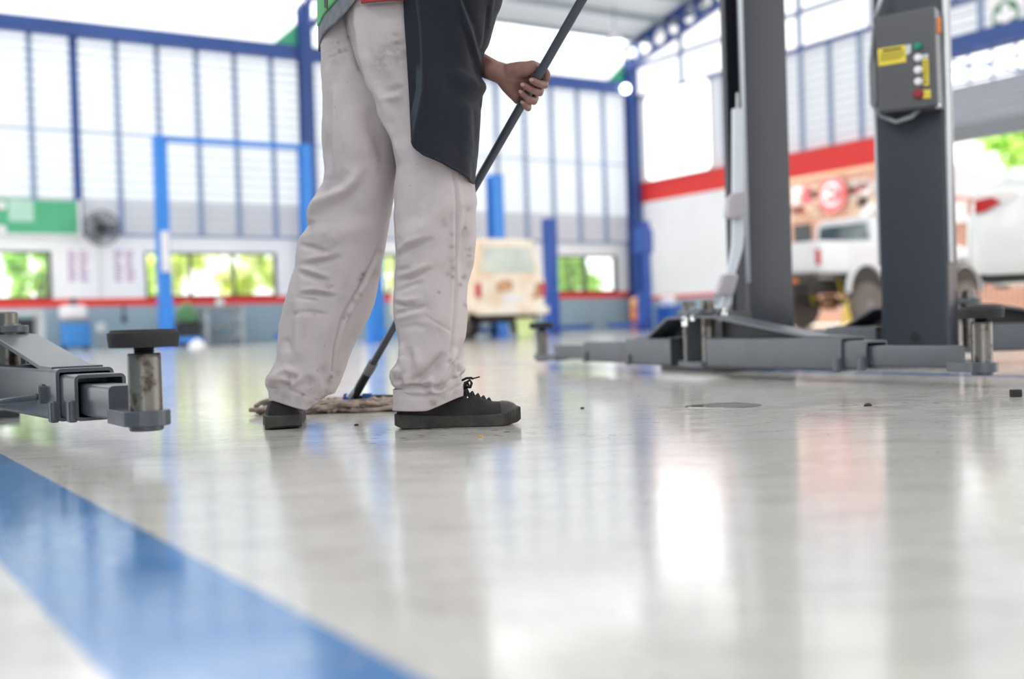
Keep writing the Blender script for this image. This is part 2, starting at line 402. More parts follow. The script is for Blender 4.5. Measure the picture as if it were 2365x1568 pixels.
while T > TL: bars.append(T); T -= .873
bars = sorted(bars + [0.0])
for i in range(len(bars) - 1):
    a, b = bars[i], bars[i + 1]
    louvre(a, b, 3.2, ZB + .05, False, M['louvre'], wall_back)
    louvre(a, b, 2.46, 3.2, False, M['louvre_opaque'], wall_back)
for i, T in enumerate(bars[:-1]):
    wide = (abs(T + 14.71) < .4)
    mb = MB(); h = .085 if wide else .055
    mb.box(*wb(T - h, T + h, .0, .06, 2.46, ZB)); mb.build('louvre_post', M['navy_steel'] if wide else M['pale_frame'], wall_back)
mb = MB()
for z in (2.44, 4.62): mb.box(*wb(TL, 0, .0, .05, z, z + .05))
mb.build('sill_rail', M['pale_frame'], wall_back)
mb = MB(); mb.box(*wb(TL, 0, -.2, -.12, 6.9, 7.56)); mb.build('clerestory', M['skylight'], wall_back)
# steel frame
n_trim = [1]
def trim(mb, m, **k):
    n_trim[0] += 1; return struct(mb, 'trim_%d' % n_trim[0], m, **k)
def ibeam(mb, a, b, up, w, d, t=.02):
    a = Vector(a); b = Vector(b); ax = (b - a); L = ax.length; ax.normalize(); up = Vector(up); up = (up - ax * up.dot(ax)).normalized(); sd = ax.cross(up)
    c = (a + b) / 2
    mb.box(c, (L / 2, t / 2, d / 2), (ax, sd, up))
    for k in (-1, 1): mb.box(c + up * k * (d / 2 - t / 2), (L / 2, w / 2, t / 2 + .002), (ax, sd, up))
mb = MB(); mb.box(*wb(TL, 0, .06, .30, ZB, 6.92)); trim(mb, M['navy_steel'])
def column(T, s, w=.30, z1=7.6, m='navy_steel'):
    mb = MB(); a = w / 2; t = .022
    mb.box(*wb(T - a, T + a, s - a, s - a + t, 0, z1)); mb.box(*wb(T - a, T + a, s + a - t, s + a, 0, z1)); mb.box(*wb(T - t, T + t, s - a, s + a, 0, z1))
    mb.box(*wb(T - a - .06, T + a + .06, s - a - .06, s + a + .06, 0, .03))
    return trim(mb, M[m])
SL = .216
for T in (-19.4, -9.85, -.22):
    column(T, .32 if T > -1 else .28, .30, 8.3 if T < -1 else 7.6)
    mb = MB(); mb.prism([W(T - .16, .2, 7.45), W(T - .16, .2, 6.92), W(T - .75, .2, 6.92)], VV * .02); trim(mb, M['green_plate'])
def cellular(T, s0, s1, zc0):
    """rafter with round web openings"""
    d = .62; L = s1 - s0; n = int(L / .605); pts = []
    dirv = (VV + ZV * SL).normalized(); upv = (ZV - VV * SL).normalized()
    org = W(T, s0, zc0 + SL * s0); mb = MB(); t = .018; cell = .605 * math.hypot(1, SL) ; R = .215; seg = 24
    for i in range(n):
        c = org + dirv * (cell * (i + .5))
        for side in (-1, 1):
            o_ = UV * (t / 2 * side); b = len(mb.v)
            ring = [c + o_ + dirv * R * math.cos(2 * PI * k / seg) + upv * R * math.sin(2 * PI * k / seg) for k in range(seg)]
            sq = []
            for k in range(seg):
                x = math.cos(2 * PI * k / seg); y = math.sin(2 * PI * k / seg); q = max(abs(x) / (cell / 2), abs(y) / (d / 2)); sq.append(c + o_ + dirv * (x / q) + upv * (y / q))
            mb.v += ring + sq
            for k in range(seg):
                k2 = (k + 1) % seg; mb.f.append([b + k, b + k2, b + seg + k2, b + seg + k]); mb.mi.append(0)
    a = org; e = org + dirv * cell * n
    for k in (-1, 1): mb.box((a + e) / 2 + upv * k * d / 2, (cell * n / 2, .10, .014), (dirv, UV, upv))
    return trim(mb, M['navy_steel'])
cellular(-.42, .35, 14, 7.43); cellular(-9.85, .60, 14, 7.43)
# roof
ZR = 7.78
def roofz(s): return ZR + SL * (s if s < 19 else 38 - s)
def roof_piece(T0, T1, s0, s1, name, m, parent=None, kind=False):
    mb = MB(); n = max(1, int((T1 - T0) / .3)); rings = []
    for s in (s0, s1):
        lo = []
        for i in range(n + 1):
            T = T0 + (T1 - T0) * i / n
            for dT, dz in ((-.03, 0), (-.015, .035), (.015, .035), (.03, 0)):
                lo.append(W(min(max(T + dT, T0), T1), s, roofz(s) + dz))
        rings.append(lo)
    mb.loft(rings, False, False, closed=False)
    b = len(mb.v)
    return mb.build(name, m, parent, kind=None if parent else 'structure')
SE = 14.0; SR = 19.0
strips = [(-7.1, -5.35), (-14.4, -13.0), (-21.4, -20.0)]  # second and third strips are unseen, added to let in more daylight
roof = roof_piece(strips[0][1], .3, 1.0, SE, 'ceiling', M['roof_sheet'])
roof_piece(strips[1][1], strips[0][0], 1.0, SE, 'roof_sheet', M['roof_sheet'], roof)
roof_piece(strips[2][1], strips[1][0], 1.0, SE, 'roof_sheet', M['roof_sheet'], roof)
roof_piece(TL, strips[2][0], 1.0, SE, 'roof_sheet', M['roof_sheet'], roof)
roof_piece(TL, .3, -.9, 1.0, 'skylight', M['skylight'], roof)
for a, b in strips: roof_piece(a, b, 1.0, SE, 'skylight', M['skylight'], roof)
for a, b, m_, n_ in ((TL, strips[2][0], 'roof_sheet', 'roof_sheet'), (strips[2][1], strips[1][0], 'roof_sheet', 'roof_sheet'), (strips[1][1], strips[0][0], 'roof_sheet', 'roof_sheet'), (strips[0][1], .3, 'roof_sheet', 'roof_sheet'),
                     (*strips[0], 'skylight', 'skylight'), (*strips[1], 'skylight', 'skylight'), (*strips[2], 'skylight', 'skylight')):
    roof_piece(a, b, SE, SR, n_, M[m_], roof); roof_piece(a, b, SR, 40, n_, M[m_], roof)  # unseen rear roof, extended to shade the floor and reduce fill light
s = 1.0
while s < SE:
    mb = MB(); q = [W(TL, s, roofz(s)), W(TL, s, roofz(s) - .16), W(TL, s + .05, roofz(s) - .16), W(TL, s + .05, roofz(s) - .14), W(TL, s + .012, roofz(s) - .14), W(TL, s + .012, roofz(s))]
    mb.prism(q, UV * (-TL)); mb.build('purlin', M['purlin'], roof); s += 1.12
# right wall (gable)
mb = MB(); SO = 5.7
mb.box(*wb(0, .2, 0, SO, 0, .84), mi=1); mb.box(*wb(-.004, .2, 0, SO, .84, .93), mi=2)
mb.box(*wb(0, .2, 0, SO, .93, 3.56), mi=0); mb.box(*wb(-.004, .2, 0, 10.0, 3.56, 4.12), mi=2)
mb.box(*wb(-.004, .2, 10.0, 10.3, 3.56, 5.42), mi=0); mb.box(*wb(0, .2, SE, SE + .3, 0, 5.42), mi=0)
wall_right = struct(mb, 'wall_right', [M['wall_white'], M['wall_blue'], M['wall_red']])
rb = [0.0, .35] + [.35 + .87 * i for i in range(1, 16)]
rb = [s for s in rb if s <= 10.0] + [10.3, 11.2, 12.1, 13.0, SE]
for i in range(len(rb) - 1):
    if abs(rb[i] - 10.0) < .3 and rb[i + 1] == 10.3: continue
    louvre(rb[i], rb[i + 1], 4.12 if rb[i] < 10.2 else 5.78, 6.45 if rb[i] < 10.2 else 7.0, True, M['louvre'], wall_right)
for s in rb[1:-1]:
    mb = MB(); mb.box(*wb(-.07, 0, s - .05, s + .05, 4.12 if s < 10.2 else 5.78, 6.45 if s < 10.2 else 7.0)); mb.build('louvre_post', M['pale_frame'], wall_right)
mb = MB(); n = 90
lo = []
for i in range(n + 1):
    s = SE * i / n; dx = .03 if i % 2 else 0
    lo.append((s, dx))
mb.loft([[W(.05 + dx, s, 6.45) for s, dx in lo], [W(.05 + dx, s, roofz(s)) for s, dx in lo]], False, False, closed=False)
mb.build('gable_sheet', M['skylight'], wall_right)
for z in (6.45, 7.3, 8.2, 9.1):
    s0 = max(0, (z - roofz(0)) / SL); mb = MB(); mb.box(*wb(-.06, .04, s0, SE, z, z + .10)); mb.build('girt', M['navy_steel'] if z < 7 else M['pale_frame'], wall_right)
for s in (2.2, 4.3, 6.4, 8.5, 10.6, 12.7):
    mb = MB(); mb.box(*wb(-.05, .05, s - .05, s + .05, 6.45, roofz(s) - .05)); mb.build('gable_post', M['pale_frame'], wall_right)
mb = MB(); mb.box(*wb(-.2, .1, 9.9, SE + .3, 5.42, 5.78)); trim(mb, M['navy_steel'])
# open lattice canopy seen between the shutter and the beam
mb = MB(); 
for z in (4.85, 5.12, 5.38): mb.box(*wb(.02, .06, 10.3, SE, z, z + .06))
for i in range(8): mb.box(*wb(.02, .06, 10.3 + .53 * i, 10.35 + .53 * i, 4.8, 5.42))
for i in range(2): mb.tube([W(.08, 10.3 + 1.85 * i, 5.4), W(.08, 12.1 + 1.85 * i, 4.82)], .025, 6)
trim(mb, M['pale_frame'])
# roller shutter
mb = MB(); n = 9
lo = []
for i in range(n * 4 + 1):
    z = 3.95 + .85 * i / (n * 4); lo.append((.03 + .032 * math.sin(i / 4 * 2 * PI), z))
mb.loft([[W(x - .06, 10.3, z) for x, z in lo], [W(x - .06, SE, z) for x, z in lo]], False, False, closed=False)
d1 = struct(mb, 'door_1', M['shutter'])
mb = MB(); mb.box(*wb(-.08, .02, 10.3, SE, 3.66, 3.95)); mb.build('bottom_rail', M['grey_plastic'], d1)

mb = MB(); mb.box(*wb(-22.5, -22.3, 18, 26.5, 0, 3.2)); struct(mb, 'light_block_left', M['wall_blue'])  # unseen piece of wall added to block low light from the left
# unseen end wall behind the viewer, added to cut frontal fill light
mb = MB(); mb.box(*wb(TL, .2, 40, 40.2, 0, 8.0)); struct(mb, 'wall_front_added', M['wall_white'])
# ================================================================ PERSON
def skin_mat():
    t = NT('brown_skin'); v = t.obj()
    col = t.mix(t.noise(40, 4, v), rgb(150, 112, 101), rgb(120, 86, 78))
    b = t.bsdf(col, 0.5, 0, t.bump(t.noise(260, 3, v), 0.25, 0.001), 0.4)
    b.inputs['Subsurface Weight'].default_value = 0.12; b.inputs['Subsurface Radius'].default_value = (0.01, 0.004, 0.002)
    return t.done(b)
def navy_mat():
    t = NT('navy_workwear_cloth'); v = t.obj()
    a = t.n('ShaderNodeAttribute'); a.attribute_name = 'dirt_or_sheen'
    col = t.mix(t.noise(12, 5, v), rgb(33, 36, 46), rgb(27, 30, 39))
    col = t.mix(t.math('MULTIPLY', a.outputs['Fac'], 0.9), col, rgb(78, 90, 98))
    h = t.math('ADD', t.noise(700, 2, v), t.math('MULTIPLY', t.noise(60, 4, v), .8))
    b = t.bsdf(col, 0.85, 0, t.bump(h, 0.3, 0.0015), 0.25); b.inputs['Sheen Weight'].default_value = 0.1; return t.done(b)
M['skin'] = skin_mat(); M['navy_cloth'] = navy_mat()
M['tee'] = mat('heather_grey_jersey', rgb(128, 130, 138), 0.9, var=0.12, scale=60, bump=0.3)
M['vest'] = mat('bright_green_cloth', rgb(100, 180, 116), 0.8, var=0.06, scale=10)
M['red_cloth'] = mat('red_cloth', rgb(156, 50, 50), 0.85, var=0.06, scale=10)
M['canvas'] = mat('black_canvas', rgb(33, 32, 33), 0.9, var=0.1, scale=18, bump=0.4, c2=rgb(50, 46, 42))
M['sole'] = mat('dusty_black_sole', rgb(50, 48, 49), 0.75, var=0.1, scale=24, bump=0.5, c2=rgb(70, 66, 60))
M['lace'] = mat('black_lace', rgb(28, 28, 32), 0.85, var=0.1, scale=40)
M['toe'] = mat('scuffed_toe_rubber', rgb(52, 49, 48), 0.6, var=0.1, scale=30, c2=rgb(84, 80, 74))
M['hair'] = mat('black_hair', rgb(26, 24, 24), 0.6, var=0.1, scale=40, bump=0.5)
M['nail'] = mat('finger_nail', rgb(172, 128, 122), 0.35, var=0.03)
man = thing('person', floor_at(930, 985), 'person seen from behind in stained off-white trousers and dark navy overshirt, gripping the mop handle', 'person')
L_L = [(740, -60), (741, 60), (744, 120), (746, 170), (747, 250), (749, 357), (750, 400), (748, 425), (735, 446), (721, 466), (715, 478), (711, 498), (711, 514), (714, 524), (706, 536), (694, 550), (690, 570), (683, 618), (671, 654), (661, 686), (654, 716), (647, 750), (642, 795), (638, 836), (628, 854), (617, 871), (614, 886), (617, 897), (620, 903), (622, 925)]
L_R = [(906, -60), (908, 100), (914, 300), (918, 389), (910, 439), (905, 480), (900, 510), (893, 550), (885, 589), (879, 628), (872, 668), (863, 704), (853, 734), (840, 758), (826, 779), (810, 812), (801, 840), (790, 871), (784, 888), (776, 904)]
R_L = [(788, -60), (797, 36), (806, 86), (826, 154), (861, 221), (883, 279), (904, 329), (916, 389), (914, 446), (910, 500), (910, 532), (911, 550), (915, 596), (914, 630), (913, 657), (908, 700), (908, 729), (917, 771), (921, 800), (922, 824), (915, 840), (902, 857), (900, 871), (906, 889), (922, 900), (920, 910), (913, 925), (911, 948)]
R_R = [(1104, -60), (1100, 200), (1092, 390), (1095, 429), (1099, 464), (1099, 520), (1097, 560), (1092, 595), (1086, 625), (1079, 654), (1079, 690), (1080, 714), (1078, 750), (1076, 779), (1070, 796), (1066, 808), (1063, 829), (1070, 843), (1076, 852), (1073, 860), (1063, 868), (1066, 878), (1069, 890), (1069, 905), (1068, 914)]
# soft folds in the cloth: polyline, height (mm), width (px)
FOLDS = [
 ([(711, 520), (716, 490), (740, 464), (770, 450), (795, 440), (818, 414), (838, 380)], 9, 13), ([(720, 455), (750, 436), (785, 418), (805, 395)], -7, 14), ([(728, 505), (760, 482), (800, 462), (830, 430)], -4, 16),
 ([(774, 195), (775, 300), (774, 400)], 6, 9), ([(760, 190), (762, 300), (757, 400)], -4, 12),
 ([(757, 150), (752, 250), (752, 350)], 4, 8),
 ([(686, 564), (730, 574), (768, 589)], -4, 6), ([(690, 614), (754, 603), (797, 593)], -4, 6), ([(700, 600), (750, 590), (790, 578)], 3, 7), ([(686, 628), (720, 640), (758, 650)], -5, 6), ([(690, 616), (730, 628), (765, 640)], 3, 6),
 ([(686, 681), (726, 677), (779, 687)], -5, 5), ([(690, 672), (730, 667), (780, 676)], 3, 6), ([(680, 686), (735, 695)], -3, 4), ([(690, 719), (725, 722), (762, 728)], -3, 5), ([(672, 729), (700, 720)], -3, 5),
 ([(774, 540), (760, 580)], 3, 8),
 ([(694, 690), (690, 760), (688, 810), (674, 832), (656, 848)], 6, 13), ([(676, 700), (668, 760), (660, 815)], -3.5, 13), ([(706, 735), (704, 800)], -1.5, 12),
 ([(655, 780), (665, 800), (668, 815)], -4, 7), ([(756, 720), (750, 790), (742, 835)], 2, 13), ([(770, 740), (765, 800), (760, 840)], -2, 11),
 ([(617, 880), (640, 868), (662, 854), (699, 863)], 6, 9), ([(660, 870), (690, 876)], -5, 7), ([(622, 884), (650, 876), (695, 876)], 5, 7), ([(640, 888), (675, 889)], -5, 7), ([(666, 897), (680, 888), (694, 876), (700, 862)], 5, 6), ([(712, 866), (708, 896)], -4, 7), ([(720, 850), (735, 880), (742, 905)], 3, 9), ([(700, 905), (735, 915)], -3, 8),
 ([(614, 895), (645, 898), (666, 899), (709, 917), (738, 926), (762, 912)], -2.2, 3),
 ([(901, 507), (872, 582), (833, 661), (790, 736), (776, 804), (769, 857)], -3.5, 3.5), ([(908, 507), (880, 585), (841, 664), (798, 739), (783, 806), (777, 857)], 2.5, 5),
 # right leg
 ([(1050, 396), (1056, 482), (1055, 560), (1055, 605), (1052, 714), (1043, 804), (1030, 840)], -3, 3), ([(1060, 420), (1064, 500), (1062, 600)], 3, 5), ([(1044, 420), (1048, 500), (1046, 600), (1042, 714)], 2.5, 6),
 ([(1075, 500), (1072, 580), (1066, 650)], -6, 10),
 ([(1013, 379), (994, 439), (961, 493), (915, 532)], -5, 26), ([(1035, 410), (1020, 460), (985, 520), (930, 560)], 7, 22),
 ([(915, 598), (940, 573), (1004, 550)], -4, 6), ([(915, 583), (945, 560), (1000, 538)], 3.5, 8), ([(914, 626), (950, 618)], -3, 6), ([(915, 650), (944, 643), (1004, 618)], -4, 6), ([(915, 638), (950, 628), (1000, 604)], 3, 7), ([(912, 675), (954, 657), (980, 653)], -3, 6),
 ([(908, 700), (936, 707), (960, 700)], -5, 5), ([(908, 690), (940, 694), (975, 686)], 3, 6), ([(908, 729), (940, 714), (985, 706)], -5, 5), ([(909, 740), (945, 728), (990, 718)], 3, 7), ([(920, 760), (960, 752), (990, 760)], -2.5, 7), ([(986, 732), (1040, 764)], -1.5, 3),
 ([(929, 790), (931, 830), (922, 850)], 5, 8), ([(945, 800), (945, 860), (950, 884)], -4, 9), ([(960, 800), (962, 850)], 3, 9), ([(935, 862), (937, 892)], 3.5, 5),
 ([(1054, 804), (1038, 830), (1027, 848), (1022, 866), (1012, 882), (990, 893)], 10, 9), ([(1030, 815), (1005, 845), (975, 872), (940, 890)], -9, 11), ([(1000, 870), (985, 880), (968, 892)], 5, 7),
 ([(922, 894), (950, 896), (979, 894), (1000, 888)], -8, 6), ([(920, 903), (980, 903)], 3, 5), ([(992, 897), (1004, 907), (1015, 907), (1032, 900)], 5, 5), ([(998, 892), (1015, 894), (1030, 886)], -5, 6),
 ([(1048, 850), (1044, 880)], -4, 6), ([(1060, 840), (1063, 862)], -5, 5), ([(1052, 862), (1060, 880)], 3, 6), ([(905, 860), (925, 852)], 4, 8), ([(905, 880), (930, 878)], -4, 7),
 ([(923, 916), (988, 915), (1042, 902), (1067, 887)], -2.2, 3),
 ([(821, 12), (825, 49), (837, 117), (856, 175), (872, 233), (888, 275), (903, 305), (916, 345), (921, 380)], 9, 9), ([(812, 60), (828, 130), (846, 185)], -4, 9), ([(872, 185), (889, 239), (905, 280)], 5, 7), ([(858, 200), (880, 255)], -4, 6), ([(905, 220), (930, 290), (940, 340)], -3, 16),
 ([(860, 30), (905, 36), (930, 30)], -2.5, 6), ([(905, 80), (930, 85)], -3, 6), ([(900, 100), (935, 106)], -3, 6), ([(890, 125), (930, 130)], 2, 7), ([(890, 215), (935, 200)], -3.5, 9), ([(880, 228), (932, 222)], 3, 8),
 ([(821, 12), (835, 10), (925, 3)], -1.5, 2.5),
 ([(762, 101), (785, 92), (806, 88)], -1.5, 2.5), ([(760, 134), (785, 124), (802, 119)], -1.5, 2.5), ([(792, 22), (800, 60), (815, 118), (830, 160)], -3, 3.5),
 ([(800, 250), (820, 330), (860, 400)], 4, 26), ([(850, 250), (880, 330), (900, 400)], -5, 20), ([(780, 480), (840, 500), (880, 500)], -4, 22), ([(720, 540), (780, 540), (850, 520)], 4, 20),
]
DIRT = [((905, 125), 42, .5), ((880, 145), 30, .45), ((920, 100), 24, .4), ((900, 165), 22, .35), ((920, 215), 18, .35), ((781, 99), 3.5, 1.3), ((785, 118), 4.5, 1.4), ((804, 86), 3, 1.2), ((797, 115), 5, .6), ((770, 108), 16, .2), ((775, 140), 16, .25),
 ((838, 634), 6, .6), ((832, 645), 6, .5), ((830, 680), 6, .6), ((820, 695), 7, .55), ((803, 727), 7, .7), ((795, 733), 5, .7), ((757, 662), 5, .8), ((766, 660), 4, .6), ((870, 630), 12, .3), ((877, 580), 6, .4), ((790, 690), 14, .25), ((800, 660), 16, .2),
 ((734, 855), 4, .8), ((765, 871), 5, .7), ((669, 872), 4, .9), ((726, 727), 3, .6), ((740, 780), 14, .2), ((700, 911), 4, .8), ((755, 905), 8, .5), ((760, 880), 10, .4), ((720, 930), 16, .45), ((690, 925), 14, .35), ((660, 915), 14, .3), ((745, 915), 12, .45), ((720, 880), 16, .25), ((745, 850), 12, .3), ((780, 860), 8, .35), ((640, 905), 8, .25),
 ((1074, 527), 5, .7), ((1085, 575), 6, .6), ((1076, 575), 4, .6), ((1083, 590), 5, .6), ((1072, 640), 6, .8), ((1074, 705), 5, .8), ((1063, 658), 5, .5), ((1014, 675), 4, .6), ((1035, 632), 6, .6), ((1046, 640), 5, .6), ((1030, 510), 14, .4), ((1040, 500), 10, .4), ((1080, 480), 14, .35), ((1085, 430), 14, .3), ((1075, 540), 14, .3), ((1085, 610), 10, .35), ((1043, 600), 7, .55), ((1044, 570), 6, .5), ((1044, 540), 6, .5), ((1047, 620), 8, .4),
 ((1041, 835), 8, .5), ((1060, 850), 10, .4), ((1050, 845), 5, .6), ((1000, 770), 26, .2), ((985, 700), 20, .2), ((990, 905), 16, .3), ((1000, 930), 10, .7), ((1050, 905), 12, .45), ((1030, 915), 12, .35), ((960, 890), 20, .2), ((930, 860), 12, .3), ((1055, 890), 8, .4), ((930, 920), 10, .25), ((1010, 765), 18, .2), ((960, 580), 20, .15), ((970, 860), 14, .25)]
def seg_dist(px, py, pts, along=False):
    best = np.full(px.shape, 1e9); al = np.zeros(px.shape); run = 0.0
    for (x0, y0), (x1, y1) in zip(pts[:-1], pts[1:]):
        dx, dy = x1 - x0, y1 - y0; L = math.hypot(dx, dy); t = np.clip(((px - x0) * dx + (py - y0) * dy) / (dx * dx + dy * dy + 1e-9), 0, 1)
        d = np.hypot(px - x0 - t * dx, py - y0 - t * dy); al = np.where(d < best, run + t * L, al); best = np.minimum(best, d); run += L
    return (best, al / run) if along else best
def vnoise(A, sc, oct=3):
    f = A.reshape(-1, 3) * sc
    return np.array([noise.fractal(Vector(p), 1.0, 2.0, oct) for p in f]).reshape(A.shape[:-1])
def normals(A, closed):
    du = (np.roll(A, -1, 1) - np.roll(A, 1, 1)) if closed else np.gradient(A, axis=1)
    dv = np.gradient(A, axis=0); n = np.cross(du, dv); return n / (np.linalg.norm(n, axis=-1, keepdims=True) + 1e-12)
def leg_grid(Lp, Rp, y0, yl1, yr1, Yc, D, dip, n=300, m=150, expo=2.3, dipx=0.0):
    s = np.linspace(0, 1, n); yl = y0 + (yl1 - y0) * s; yr = y0 + (yr1 - y0) * s
    Yv = np.interp(s, [a[0] for a in Yc], [a[1] for a in Yc]); Dv = np.interp(s, [a[0] for a in D], [a[1] for a in D])
    pl = PA(interp(Lp, yl), yl, Yv); pr = PA(interp(Rp, yr), yr, Yv)
    mid = (pl + pr) / 2; half = (pr - pl) / 2
    th = np.linspace(0, 2 * PI, m, endpoint=False); c = np.cos(th); sn = np.sin(th)
    cc = np.sign(c) * np.abs(c) ** (2 / expo); ss = np.sign(sn) * np.abs(sn) ** (2 / expo)
    A = mid[:, None, :] + half[:, None, :] * cc[None, :, None]
    A[:, :, 1] += Dv[:, None] * ss[None, :]
    front = np.clip(-ss, 0, 1) * np.clip(1 - np.abs(cc - dipx), 0, 1)
    dz = np.interp(s, [0, .80, 1], [0, 0, dip])
    A[:, :, 2] -= dz[:, None] * front[None, :]
    return A
def wrinkle(A, closed, cam_sign=1.0, folds=FOLDS, noise_amp=.0012):
    N = normals(A, closed); ctr = A.mean(axis=1, keepdims=True)
    flip = np.sign(np.sum(N * (A - ctr), axis=-1).mean()); N = N * flip
    px, py = proj(A)
    view = (_O - A); view = view / np.linalg.norm(view, axis=-1, keepdims=True)
    face = np.clip(np.sum(N * view, axis=-1) * 2.2, 0, 1)
    h = np.zeros(px.shape)
    for pts, a, w in folds:
        d, t = seg_dist(px, py, pts, True); tp = 1.0 if w <= 3.5 else np.clip(np.minimum(t, 1 - t) / .3, 0, 1) ** .8
        h += a * .0019 * tp * np.exp(-(d / w) ** 2)
    back = vnoise(A, 9.0, 3) * .005
    fine = vnoise(A * np.array([1, 1, .6]), 34.0, 3) * noise_amp
    return A + N * (h * face + back * (1 - face) + fine)[..., None]
def dirt_map(A, spots=DIRT):
    px, py = proj(A); d = np.zeros(px.shape); front = A[:, :, 1] < A[:, :, 1].mean(axis=1, keepdims=True) + .03
    for (x, y), r, k in spots: d = np.maximum(d, 1.35 * k * np.exp(-(((px - x) ** 2 + (py - y) ** 2) / (r * r))))
    return np.clip(d * front, 0, 1)
legL = leg_grid(L_L, L_R, -60, 925, 904, [(0, 2.76), (.5, 2.765), (1, 2.80)], [(0, .12), (.4, .105), (.7, .085), (1, .075)], .034, dipx=.25)
legR = leg_grid(R_L, R_R, -60, 948, 914, [(0, 2.665), (.5, 2.655), (1, 2.665)], [(0, .125), (.4, .105), (.7, .085), (1, .068)], .014, dipx=0)
mbp = []
for nm, G in (('trouser_leg_left', legL), ('trouser_leg_right', legR)):
    G2 = wrinkle(G, True); D_ = dirt_map(G2); mbp.append((G2, D_))
# one pair of trousers: both legs joined into a single mesh, hems turned in, waist closed
def join_grids(name, grids, m, parent):
    org = np.array(ORG[parent.name]); V = []; F = []; AT = []; b = 0
    for A, at in grids:
        inn = A[-1].copy(); c = inn.mean(axis=0); turn = [c + (inn - c) * .965]; turn2 = turn[0].copy(); turn2[:, 2] += .05
        A = np.concatenate([A, turn[0][None], turn2[None]], 0); at = np.concatenate([at, at[-1:], at[-1:]], 0)
        n, mm, _ = A.shape; idx = np.arange(n * mm).reshape(n, mm); j2 = np.roll(idx, -1, 1)
        q = np.stack([idx[:-1], j2[:-1], j2[1:], idx[1:]], -1).reshape(-1, 4) + b
        V.append(A.reshape(-1, 3)); AT.append(at.reshape(-1)); F += q.tolist(); F.append([int(i) for i in (idx[0] + b)]); b += n * mm
    me = bpy.data.meshes.new(name); me.from_pydata((np.concatenate(V) - org).tolist(), [], F); me.materials.append(m)
    a = me.attributes.new('dirt_or_sheen', 'FLOAT', 'POINT'); a.data.foreach_set('value', np.concatenate(AT).astype(np.float32))
    bm = bmesh.new(); bm.from_mesh(me); bmesh.ops.recalc_face_normals(bm, faces=bm.faces); bm.to_mesh(me); bm.free(); me.shade_smooth()
    o = bpy.data.objects.new(name, me); COL.objects.link(o); o.parent = parent; ORG[o.name] = ORG[parent.name]; return o
pants = join_grids('trousers', mbp, M['pants'], man); pants['label'] = 'off-white work trousers with grease stains'
# ---- navy overshirt tail over the right hip
def jacket():
    n, m1, m2 = 220, 150, 60; v = np.linspace(0, 1, n)[:, None]; a = np.linspace(0, 1, m1)[None, :]
    XL = [(926, -300), (928, 0), (931, 50), (935, 100), (938, 150), (941, 200), (945, 270), (949, 329), (951, 340), (958, 352)]
    XR = [(1166, -300), (1163, -40), (1161, 0), (1155, 20), (1147, 36), (1141, 60), (1134, 86), (1126, 108), (1118, 125), (1113, 142), (1111, 160), (1112, 176), (1117, 193), (1116, 205), (1113, 232), (1110, 260), (1108, 286), (1102, 357), (1094, 425)]
    hem = np.interp(a, [0, .015, .04, .08, .14, .30, .45, .60, .72, .85, 1], [326, 338, 347, 353, 359, 368, 377, 388, 397, 411, 427])
    y = -300 + (hem + 300) * v; xl = interp(XL, y); xr = interp(XR, y); x = xl + (xr - xl) * a
    xv = 835; xm = (xv + xr) / 2; hw = (xr - xv) / 2; xi = np.clip((x - xm) / hw, -1, 1)
    Y = 2.665 - .152 * np.sqrt(np.clip(1 - np.abs(xi) ** 2.2, 0, 1)) ** (1 / 1.1)
    A = PA(x, y, Y)
    b = np.linspace(0, 1, m2)[None, 1:]; hem2 = 427 + (385 - 427) * b; y2 = -300 + (hem2 + 300) * v; xr2 = interp(XR, y2); xe = 950.0
    ph = b * PI * .62; x2 = (xr2 + 835) / 2 + (xr2 - 835) / 2 * np.cos(ph); Y2 = 2.665 + .165 * np.sin(ph)
    A = np.concatenate([A, PA(x2, y2, Y2)], 1)
    N = normals(A, False); c = PA(np.full(n, 985.), np.linspace(-300, 380, n), np.full(n, 2.665))[:, None]
    N *= np.sign(np.sum(N * (A - c), -1).mean()); px, py = proj(A)
    E = interp([(962, -300), (964, 0), (970, 40), (973, 68), (975, 117), (976, 170), (975, 205), (966, 250), (957, 290), (950, 325), (940, 350)], py)
    front = np.zeros(px.shape); front[:, :m1] = 1
    h = -.009 / (1 + np.exp((px - E) / 2.0)) * front
    for pts, amp, w in [([(1059, 0), (1080, 68), (1099, 124), (1115, 171)], 7, 5), ([(1070, 0), (1095, 60), (1112, 130)], -5, 7), ([(1068, 60), (1090, 130), (1110, 190)], -5, 9), ([(1128, 20), (1121, 80), (1115, 120)], -5, 5), ([(1135, 0), (1128, 60)], 4, 5), ([(1120, 200), (1090, 190), (1060, 170)], 6, 14), ([(1115, 240), (1080, 225), (1040, 200)], -5, 18), ([(1020, 30), (1030, 150), (1040, 300), (1050, 380)], -4, 30), ([(1075, 250), (1078, 330), (1080, 410)], 4, 16), ([(1095, 260), (1096, 330), (1090, 410)], -3, 7)]:
        h += amp * .001 * np.exp(-(seg_dist(px, py, pts) / w) ** 2) * front
    hm = np.concatenate([np.broadcast_to(hem, (n, m1)), np.broadcast_to(hem2, (n, m2 - 1))], 1)
    yy = np.concatenate([y, y2], 1); h -= .0012 * np.exp(-((hm - yy - 8) / 1.6) ** 2)
    h += vnoise(A, 14, 3) * .0025 + (1 - front) * vnoise(A, 6, 2) * .006
    A = A + N * h[..., None]
    light = np.exp(-((px - E + 3) / 3.0) ** 2) * ((py > -20) & (py < 300)) * .35 + np.clip((E - px) / 8, 0, 1) * ((px - E) > -16) * np.clip((py - 140) / 30, 0, 1) * np.clip((300 - py) / 50, 0, 1) * .5  # pale edge strip with its bluish sheen, put into the cloth colour
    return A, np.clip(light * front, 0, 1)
JA, JL = jacket()
